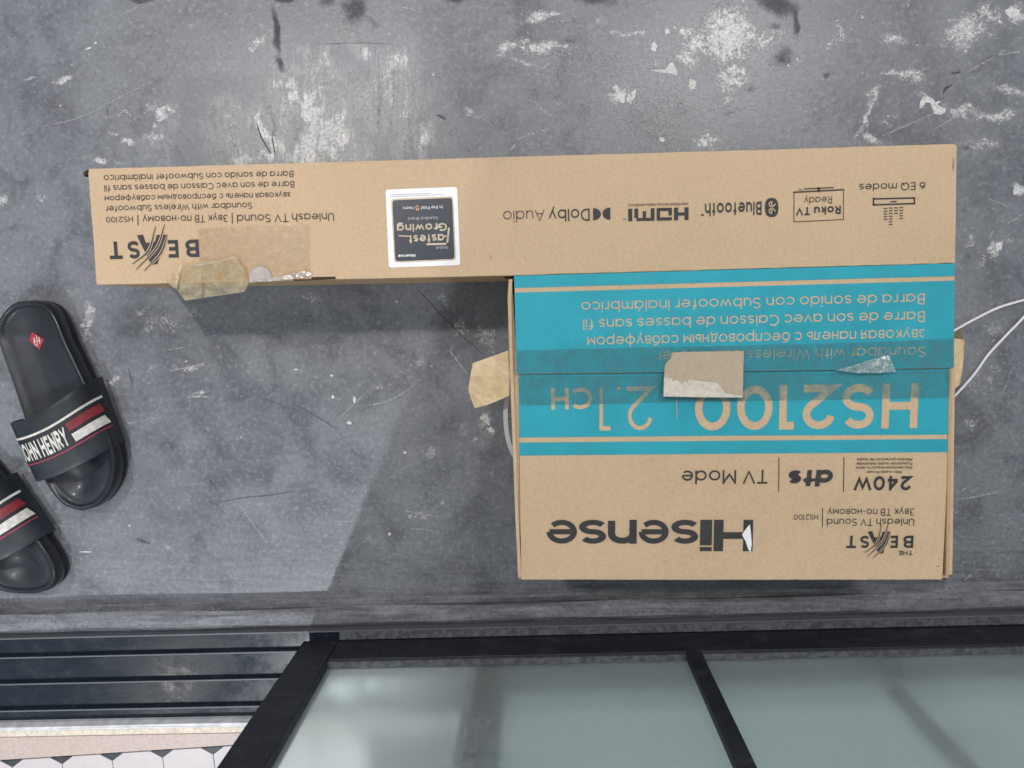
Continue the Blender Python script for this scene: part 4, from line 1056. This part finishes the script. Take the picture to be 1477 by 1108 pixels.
def hisense():
    for ch, x0, x1 in (('H', 1086.6, 1030), ('i', 1027.4, 1010.2), ('s', 1007.6, 968.3), ('e', 964.9, 921.4), ('n', 918.6, 876.9), ('s', 874.4, 835.0), ('e', 832.4, 788.2)):
        v_, f_ = type_mesh(ch, 0.215 if ch in 'Hi' else 0.19 if ch == 'n' else 0.165)
        cap = 47.6 if ch in 'Hi' else 36.4
        xs = [a[0] for a in v_]; ys = [a[1] for a in v_]
        p0, p1 = at(x0, 749.8, ztl), at(x1, 749.8, ztl)
        e1, e2, L = frame2d(p0, p1)
        sx = L / (max(xs) - min(xs)); sy = cap * (1 - ztl) / F / (max(ys) - min(ys))
        obj('lettering', [p0 + e1 * ((a - min(xs)) * sx) + e2 * ((b - min(ys)) * sy) + Vector((0, 0, c * LAYER)) for a, b, c in v_], f_, M_black, lower)
hisense()
# torn bit of paper stuck on the H
sheet('paper_scrap', [(1070.2, 771.5), (1076, 763), (1081.5, 756.5), (1083.2, 770), (1084.2, 785), (1082.5, 796.5), (1079, 792), (1075.5, 781)], LH + 0.0018, M_white, box, 0.0006)

# label
def on_label(x, y): return (540 + x / 7.913, 260 + y / 7.913)
def rrect(c, r, n=5):
    out = []
    for i in range(4):
        p = Vector(c[i]); a = (Vector(c[i - 1]) - p).normalized() * r; b = (Vector(c[(i + 1) % 4]) - p).normalized() * r
        for k in range(n + 1):
            t = k / n
            out.append(tuple(p + a * (1 - t) ** 2 + b * t ** 2))
    return out
zs = BH + 0.0006
label_ = sheet('label_sticker', rrect([on_label(128, 108), on_label(945, 76), on_label(982, 970), on_label(165, 1000)], 4.5), zs, M_white, box, 0.0004)
label_['label'] = 'white square sticker with a dark printed panel'
sheet('label_border', rrect([on_label(190, 214), on_label(898, 184), on_label(932, 912), on_label(226, 942)], 5), zs + 0.0004, M_gold, label_, 0.0001)
sheet('label_panel', rrect([on_label(205, 230), on_label(886, 202), on_label(916, 898), on_label(240, 926)], 5), zs + 0.0006, M_navy, label_, 0.0001)
zx = zs + 0.0009
def ltext(s, a, b, cap, m, w=0.12, sh=0.0): text(s, on_label(*a), on_label(*b), cap / 7.913, zx, m, label_, w, sh)
ltext('Hisense', (467, 842), (270, 850), 34, M_white, 0.2)
ltext('Global', (840, 752), (706, 757), 32, M_lgrey)
ltext('astest', (795, 612), (395, 628), 96, M_gold, 0.2)
line_px('lettering', [on_label(850, 552), on_label(832, 726), on_label(604, 732)], 2.6, zx, M_gold, label_)
line_px('lettering', [on_label(838, 636), on_label(800, 640)], 2.0, zx, M_gold, label_)
line_px('lettering', [on_label(400, 640), on_label(280, 634)], 1.4, zx, M_gold, label_)
ltext('Growing', (826, 486), (256, 506), 90, M_gold, 0.2)
ltext('Soundbar Brand', (726, 414), (386, 424), 34, M_lgrey, 0.12)
ltext('In the Past', (776, 288), (528, 300), 36, M_white, 0.12)
ltext('5', (508, 288), (464, 290), 56, M_orange, 0.2)
ltext('Years', (452, 300), (326, 305), 32, M_white, 0.12)
line_px('fine_print', [on_label(770, 163), on_label(185, 189)], 0.55, zx, M_lgrey, label_)
line_px('fine_print', [on_label(640, 148), on_label(185, 168)], 0.55, zx, M_lgrey, label_)

# tapes
def crumple(name, outline, zfun, mat, amp, freq, n=26, parent=None, thick=0.0003):
    """Wrinkled film: a fine grid clipped to the outline (pixels), with folded relief."""
    xs = [p[0] for p in outline]; ys = [p[1] for p in outline]
    bm = bmesh.new()
    def inside(x, y):
        c = False; j = len(outline) - 1
        for i in range(len(outline)):
            (xi, yi), (xj, yj) = outline[i], outline[j]
            if (yi > y) != (yj > y) and x < (xj - xi) * (y - yi) / (yj - yi) + xi: c = not c
            j = i
        return c
    me = bpy.data.meshes.new(name)
    pts = [Vector((*p, 0)) for p in outline]
    vv = [bm.verts.new(p) for p in pts]
    face = bm.faces.new(vv)
    step_x = (max(xs) - min(xs)) / n; step_y = (max(ys) - min(ys)) / max(4, int(n * (max(ys) - min(ys)) / (max(xs) - min(xs))))
    k = min(xs) + step_x
    while k < max(xs):
        bmesh.ops.bisect_plane(bm, geom=bm.verts[:] + bm.edges[:] + bm.faces[:], plane_co=(k, 0, 0), plane_no=(1, 0.13, 0)); k += step_x
    k = min(ys) + step_y
    while k < max(ys):
        bmesh.ops.bisect_plane(bm, geom=bm.verts[:] + bm.edges[:] + bm.faces[:], plane_co=(0, k, 0), plane_no=(-0.2, 1, 0)); k += step_y
    bmesh.ops.triangulate(bm, faces=bm.faces[:])
    bm.verts.ensure_lookup_table()
    V_, idx = [], {}
    for i, v_ in enumerate(bm.verts):
        x, y = v_.co.x, v_.co.y
        z = zfun(x, y)
        r = mnoise.noise(Vector((x * freq, y * freq, 3.1))); r2 = mnoise.noise(Vector((x * freq * 2.7, y * freq * 2.7, 9.1)))
        z += amp * (abs(r) * 1.4 + 0.5 * abs(r2))
        V_.append(at(x, y, z)); idx[v_] = i
    F_ = [[idx[v_] for v_ in f_.verts] for f_ in bm.faces]
    bm.free()
    o = obj(name, V_, F_, mat, parent or box)
    so = o.modifiers.new('solid', 'SOLIDIFY'); so.thickness = thick; so.offset = 1
    return o
crumple('clear_tape', [(745.8, 506), (830, 503), (1000, 500), (1250, 494), (1376, 488), (1376, 529.8), (1290, 531.4), (1000, 535.9), (745.7, 538.8)], lambda x, y: BH + 0.0010, M_clear, 0.0013, 0.17, 60)
crumple('clear_tape', [(748, 543), (1000, 540), (1200, 537), (1371, 534), (1370.3, 573), (1240, 576), (1000, 580), (748.6, 585)], lambda x, y: LH + 0.0014, M_clear, 0.0013, 0.17, 60)
crumple('clear_tape', [(1205, 534), (1230, 527), (1255, 519), (1281, 512), (1286, 521), (1292, 536), (1270, 538), (1235, 538)], lambda x, y: BH + 0.0024, mat_tape('cloudy_tape', (0.85, 0.9, 0.9), 0.12, 0.30, (0.55, 0.68, 0.68), 0.15, 120, 1.0), 0.0035, 0.31, 9)
peel = crumple('torn_paper_tape', [(969, 508.5), (1000, 507.5), (1040, 506.8), (1073, 506.5), (1072, 530), (1071.5, 572), (1030, 573), (985, 572.3), (957, 571.5), (957.8, 545), (959, 527), (963, 521), (967, 518)], lambda x, y: BH + 0.0018 + 0.004 * max(0, (y - 540) / 32) + 0.002 * max(0, 1 - abs(x - 1042 - 0.15 * (y - 530)) / 4) + 0.0015 * max(0, 1 - abs(y - 538 + 0.12 * (x - 1045)) / 3) * (x > 1030), M_peel, 0.0022, 0.21, 14)
fold = crumple('folded_corner', [(957.5, 544.5), (985, 546.5), (1012, 550), (1033, 552), (1041, 560), (1046, 568), (1071, 571), (1071, 573.5), (1010, 573), (957, 572)], lambda x, y: BH + 0.0034 + 0.004 * max(0, (y - 540) / 32) + 0.0025 * math.exp(-((y - 549 - (x - 957) * 0.16) / 4) ** 2), M_peel_back, 0.0026, 0.21, 12, peel)
crumple('clear_tape', rrect([(285, 330), (446, 321), (447, 398), (290, 404)], 6), lambda x, y: BH + 0.0009, M_clear2, 0.0002, 0.09, 30)
crumple('torn_tape', [(239, 405), (250, 392), (262, 381), (285, 377), (312, 376), (340, 371), (352, 388), (359, 406), (356, 415), (352, 421), (320, 426), (292, 430), (267, 434), (262, 428), (254, 418)],
        lambda x, y: BH + 0.0028 + 0.002 * max(0, min(1, (y - 392) / 20)) - 0.010 * max(0, (y - 416) / 20), M_yellow, 0.0036, 0.31, 13)
line_px('tape_crease', [(274, 383), (300, 380.5), (337, 371)], 0.9, BH + 0.0042, M_peel_back, box)
# thumb notch in the tuck flap
sheet('thumb_notch', [(359, 408)] + [(375.5 + 16.5 * math.cos(a), 405 - 21 * math.sin(a)) for a in [math.pi - math.pi * k / 16 for k in range(17)]] + [(392, 404.5)], BH + 0.0016, simple('notch_paper', (0.43, 0.38, 0.36), 0.7, grain=0.08, gscale=120), box, 0.0002)
crumple('clear_tape', [(361, 407), (385, 402), (410, 397), (435, 392), (450, 392.5), (446, 400), (425, 401), (395, 406)], lambda x, y: BH + 0.0022, mat_tape('bright_tape', (0.95, 0.94, 0.92), 0.16, 0.28, (0.62, 0.56, 0.5), 0.16, 130, 1.0), 0.0016, 0.14, 18)
left_tape = crumple('tape_flap', [(733, 505), (728, 507.5), (707, 515), (682, 524), (678, 545), (675.5, 562), (680, 577), (685, 589), (700, 585), (716, 579), (734.5, 571), (735.5, 540)],
        lambda x, y: BH - 0.014 - 0.010 * ((735 - x) / 60) + 0.0035 * max(0, 1 - abs(x - 722 - 0.04 * (y - 540)) / 5) + 0.0028 * max(0, 1 - abs(x - 700 + 0.5 * (y - 530)) / 6) + 0.002 * max(0, 1 - abs(y - 548 - 0.1 * (x - 700)) / 5), M_torn, 0.0060, 0.37, 9)
crumple('tape_flap', [(1374, 488), (1388, 490), (1391, 491), (1390, 515), (1388, 535), (1384, 555), (1377, 560), (1371, 560)], lambda x, y: BH - 0.012, M_torn, 0.004, 0.37, 4)
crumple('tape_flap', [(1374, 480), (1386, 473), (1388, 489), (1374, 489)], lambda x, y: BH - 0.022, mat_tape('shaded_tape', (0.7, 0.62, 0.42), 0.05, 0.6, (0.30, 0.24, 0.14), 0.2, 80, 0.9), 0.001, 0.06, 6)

# plastic carrying strap looping out of the left side
hp = spline([at(738, 566, 0.125), at(730.5, 580, 0.130), at(729.2, 605, 0.132), at(732, 630, 0.131), (at(738, 650, 0.128)), at(746, 664, 0.120)], 8)
verts, faces = [], []
for i, p in enumerate(hp):
    t = (hp[min(i + 1, len(hp) - 1)] - hp[max(i - 1, 0)]).normalized(); nn = Vector((-t.y, t.x, 0)).normalized()
    for a, b in ((-.0026, -.0009), (.0026, -.0009), (.0026, .0009), (-.0026, .0009)): verts.append(p + nn * a + Vector((0, 0, b)))
for i in range(len(hp) - 1):
    for k in range(4): faces.append([i * 4 + k, i * 4 + (k + 1) % 4, (i + 1) * 4 + (k + 1) % 4, (i + 1) * 4 + k])
obj('carry_strap', verts, faces, M_strap_plastic, box)

# white cord on the floor to the right
cz = 0.0032
cord = [at(1560, 425, cz), at(1500, 428, cz), at(1477, 433, cz), at(1440, 444, cz), at(1405, 461, cz), at(1378, 476, cz), at(1345, 495, cz)]
v, f = tube_mesh(spline(cord, 10), 0.0018)
tag(obj('white_cord', v, f, M_cord, loc=cord[2], smooth=True), 'thin white cord curving off under the carton, upper of two', 'cord', 'white cords beside the carton')
cord = [at(1520, 405, cz), at(1490, 440, cz), at(1477, 457, cz), at(1450, 485, cz), at(1425, 512, cz), at(1405, 540, cz), at(1378, 570, cz), at(1345, 600, cz)]
v, f = tube_mesh(spline(cord, 10), 0.0018)
tag(obj('white_cord', v, f, M_cord, loc=cord[2], smooth=True), 'thin white cord lying straighter on the floor, lower of two', 'cord', 'white cords beside the carton')

# ------------------------------------------------------------------ slides
def sstep(a, b, x):
    t = max(0, min(1, (x - a) / (b - a))); return t * t * (3 - 2 * t)
def resample(P, n):
    P = [Vector(p) for p in P]
    d = [0]
    for a, b in zip(P[:-1], P[1:]): d.append(d[-1] + (b - a).length)
    out = []
    for k in range(n + 1):
        # finer towards both ends so the tips stay round
        t = 0.5 - 0.5 * math.cos(math.pi * k / n)
        t = 0.6 * t + 0.4 * k / n
        q = t * d[-1]; i = 0
        while i < len(P) - 2 and d[i + 1] < q: i += 1
        out.append(P[i].lerp(P[i + 1], (q - d[i]) / max(1e-9, d[i + 1] - d[i])))
    return out

def slide(label, left_px, right_px, strapL, strapR, heel_logo, toe_dimple, apex=0.074):
    ZR = 0.034
    NS, NT = 56, 30
    Lp = resample(spline([at(x, y, ZR) for x, y in left_px], 8), NS)
    Rp = [Vector((p.x, p.y, ZR)) for p in resample(spline([at(x, y, 0.006 + (ZR - 0.006) * max(sstep(4.5, 0, i), sstep(6.5, 0, len(right_px) - 1 - i))) for i, (x, y) in enumerate(right_px)], 8), NS)]
    cen = sum((p for p in Lp + Rp), Vector()) / (2 * len(Lp)); cen.z = 0
    root = empty('slide_sandal', cen); tag(root, label, 'sandal', 'pair of slide sandals')
    loop = Lp + Rp[-2:0:-1]
    n = len(loop)
    nrm = []
    for i in range(n):
        t = (loop[(i + 1) % n] - loop[i - 1]); t.normalize()
        q = Vector((t.y, -t.x, 0))
        if q.dot(loop[i] - cen) < 0: q = -q
        nrm.append(q)
    def ring(inset, z): return [Vector((p.x - q.x * inset, p.y - q.y * inset, z)) for p, q in zip(loop, nrm)]
    prof = [(0.004, 0.0), (0.001, 0.003), (0.0, 0.009), (0.0025, 0.0105), (0.0025, 0.0125), (0.0, 0.014), (-0.0006, 0.022), (0.0004, 0.030), (0.0018, 0.0333), (0.0034, ZR)]
    verts, faces = [], []
    for ins, z in prof: verts += ring(ins, z)
    for r in range(len(prof) - 1):
        for i in range(n): faces.append([r * n + i, r * n + (i + 1) % n, (r + 1) * n + (i + 1) % n, (r + 1) * n + i])
    faces.append(list(range(n)))
    sole = obj('sole', verts, faces, M_rubber, root, smooth=True)
    # footbed: dished surface inside the rim
    inner = ring(0.0032, ZR)
    Li = inner[:NS + 1]; Ri = [inner[0]] + inner[:NS:-1] + [inner[NS]]
    verts, faces = [], []
    allin = inner
    for i in range(NS + 1):
        for j in range(NT + 1):
            p = Li[i].lerp(Ri[i], j / NT)
            d = min((p - q).length for q in allin) if 0 < i < NS and 0 < j < NT else 0.0
            z = ZR - 0.0005 - 0.0050 * sstep(0.002, 0.0075, d) - 0.0065 * sstep(0.006, 0.040, d)
            if d < 0.004 and 0 < i < NS: z += 0.0006
            dd = (p - at(*toe_dimple, 0.025)).length
            z += -0.0035 * math.exp(-(dd / 0.016) ** 2) + 0.002 * math.exp(-((dd - 0.03) / 0.010) ** 2) * sstep(0.004, 0.014, d)
            verts.append(Vector((p.x, p.y, z)))
    for i in range(NS):
        for j in range(NT):
            a = i * (NT + 1) + j; faces.append([a, a + 1, a + NT + 2, a + NT + 1])
    bed = obj('footbed', verts, faces, M_bed, root, smooth=True)
    # strap
    def edge(P, i, k):                        # pixel polyline -> world at the sole edge
        a, b = P; return at(a[0] + (b[0] - a[0]) * k, a[1] + (b[1] - a[1]) * k, 0.020)
    def sp(a, b, off=0.0):
        """a: 0 left .. 1 right over the arch, b: 0 heel side .. 1 toe side."""
        l = edge(strapL, 0, b); r = edge(strapR, 0, b)
        ax = (r - l); w = ax.length; ax.normalize()
        e = 2 * a - 1
        x = a
        c = e
        ap = apex - 0.020 - 0.010 * b - 0.006 * a
        z = 0.009 + (ap + 0.007 + off) * (1 - abs(e) ** 3.0) ** 0.55
        p = l + ax * (x * w)
        p = p + ax * (off * c)
        fw = Vector((ax.y, -ax.x, 0))
        p += fw * ((0.014 - 0.006 * b) * (1 - e * e))
        return Vector((p.x, p.y, z))
    NA, NB = 44, 12
    verts, faces = [], []
    for side, off in ((0, 0.0022), (1, -0.0012)):
        for i in range(NA + 1):
            for j in range(NB + 1): verts.append(sp(0.5 - 0.5 * math.cos(math.pi * i / NA), j / NB, off))
    m = (NA + 1) * (NB + 1)
    for i in range(NA):
        for j in range(NB):
            a = i * (NB + 1) + j
            faces.append([a, a + 1, a + NB + 2, a + NB + 1]); faces.append([m + a, m + a + NB + 1, m + a + NB + 2, m + a + 1])
    for i in range(NA):
        for j in (0, NB):
            a = i * (NB + 1) + j; faces.append([a, a + NB + 1, m + a + NB + 1, m + a])
    for j in range(NB):
        for i in (0, NA):
            a = i * (NB + 1) + j; faces.append([a, a + 1, m + a + 1, m + a])
    strap = bevel(obj('strap', verts, faces, M_strap, root, smooth=True), 0.0008, 2)
    def patch(name, a0, a1, b0, b1, mat, off=0.0030, na=30, slant=0.0):
        verts, faces = [], []
        for i in range(na + 1):
            for j in (0, 1):
                a = a0 + (a1 - a0) * i / na
                b = (b0, b1)[j]
                verts.append(sp(a + slant * (b - b0), b, off))
        for i in range(na): faces.append([2 * i, 2 * i + 1, 2 * i + 3, 2 * i + 2])
        o = obj(name, verts, faces, mat, strap, smooth=True)
        return o
    patch('printed_band', 0.03, 0.985, 0.29, 0.70, M_band, 0.0026, 40)
    patch('stripe', 0.03, 0.985, 0.255, 0.29, M_swhite)
    patch('stripe', 0.03, 0.985, 0.70, 0.718, M_spink)
    patch('colour_block', 0.70, 0.965, 0.35, 0.475, M_sred, slant=0.10)
    patch('colour_block', 0.715, 0.97, 0.53, 0.66, M_swhite, slant=0.10)
    v_, f_ = type_mesh('JOHN HENRY', 0.22, 0, 0.9)
    x0 = min(a[0] for a in v_); x1 = max(a[0] for a in v_)
    obj('lettering', [sp(0.115 + 0.56 * (a - x0) / (x1 - x0), 0.655 - 0.295 * b, 0.0032 + c * 0.00004) for a, b, c in v_], f_, M_swhite, strap)
    if heel_logo:
        cx_, cy_ = heel_logo
        z = 0.0228
        d = sheet('logo_patch', [(cx_ - 11, cy_ - 1), (cx_ - 6.5, cy_ - 13), (cx_ + 10.5, cy_ - 2), (cx_ + 4, cy_ + 13)], z, M_logo_red, bed, 0.0006)
        line_px('logo_letter', [(cx_ - 4, cy_ - 4), (cx_ - 2.5, cy_ + 5)], 1.3, z + 0.0006, M_swhite, bed)
        line_px('logo_letter', [(cx_ + 3, cy_ - 5), (cx_ + 4.5, cy_ + 3)], 1.3, z + 0.0006, M_swhite, bed)
        line_px('logo_letter', [(cx_ - 4.5, cy_ + 1), (cx_ + 4.5, cy_ - 1)], 1.0, z + 0.0007, M_swhite, bed)
        line_px('logo_letter', [(cx_ - .6, cy_ - 8), (cx_ + 1.4, cy_ + 6.5), (cx_ - 1, cy_ + 6)], 1.0, z + 0.0007, M_swhite, bed)
    return root
slide('dark navy slide sandal, whole in view, with a red diamond on its heel',
      [(42, 433.5), (18, 437), (0, 455), (-8, 478), (0, 505), (15, 548), (30, 592), (44, 640), (58, 684), (68, 703), (82, 722), (97, 733), (116, 738.5)],
      [(42, 433.5), (62, 436), (82, 446), (99, 466), (114, 493), (129, 523), (144, 555), (158, 585), (170, 613), (177, 640), (178, 665), (172, 690), (159, 712), (141, 730), (116, 738.5)],
      ((25, 606), (58, 690)), ((139, 545), (173, 640)), (53, 492), (116, 695))
slide('dark navy slide sandal cut off by the left edge of the picture',
      [(-118, 585), (-140, 592), (-152, 612), (-150, 640), (-132, 675), (-104, 720), (-72, 765), (-50, 800), (-30, 832), (-8, 850), (15, 857), (38, 858.5)],
      [(-118, 585), (-95, 585), (-75, 595), (-52, 612), (-25, 640), (2, 668), (28, 700), (52, 735), (72, 766), (87, 793), (92, 814), (88, 833), (75, 848), (55, 856), (38, 858.5)],
      ((-90, 742), (-40, 816)), ((15, 684), (72, 768)), None, (35, 818))
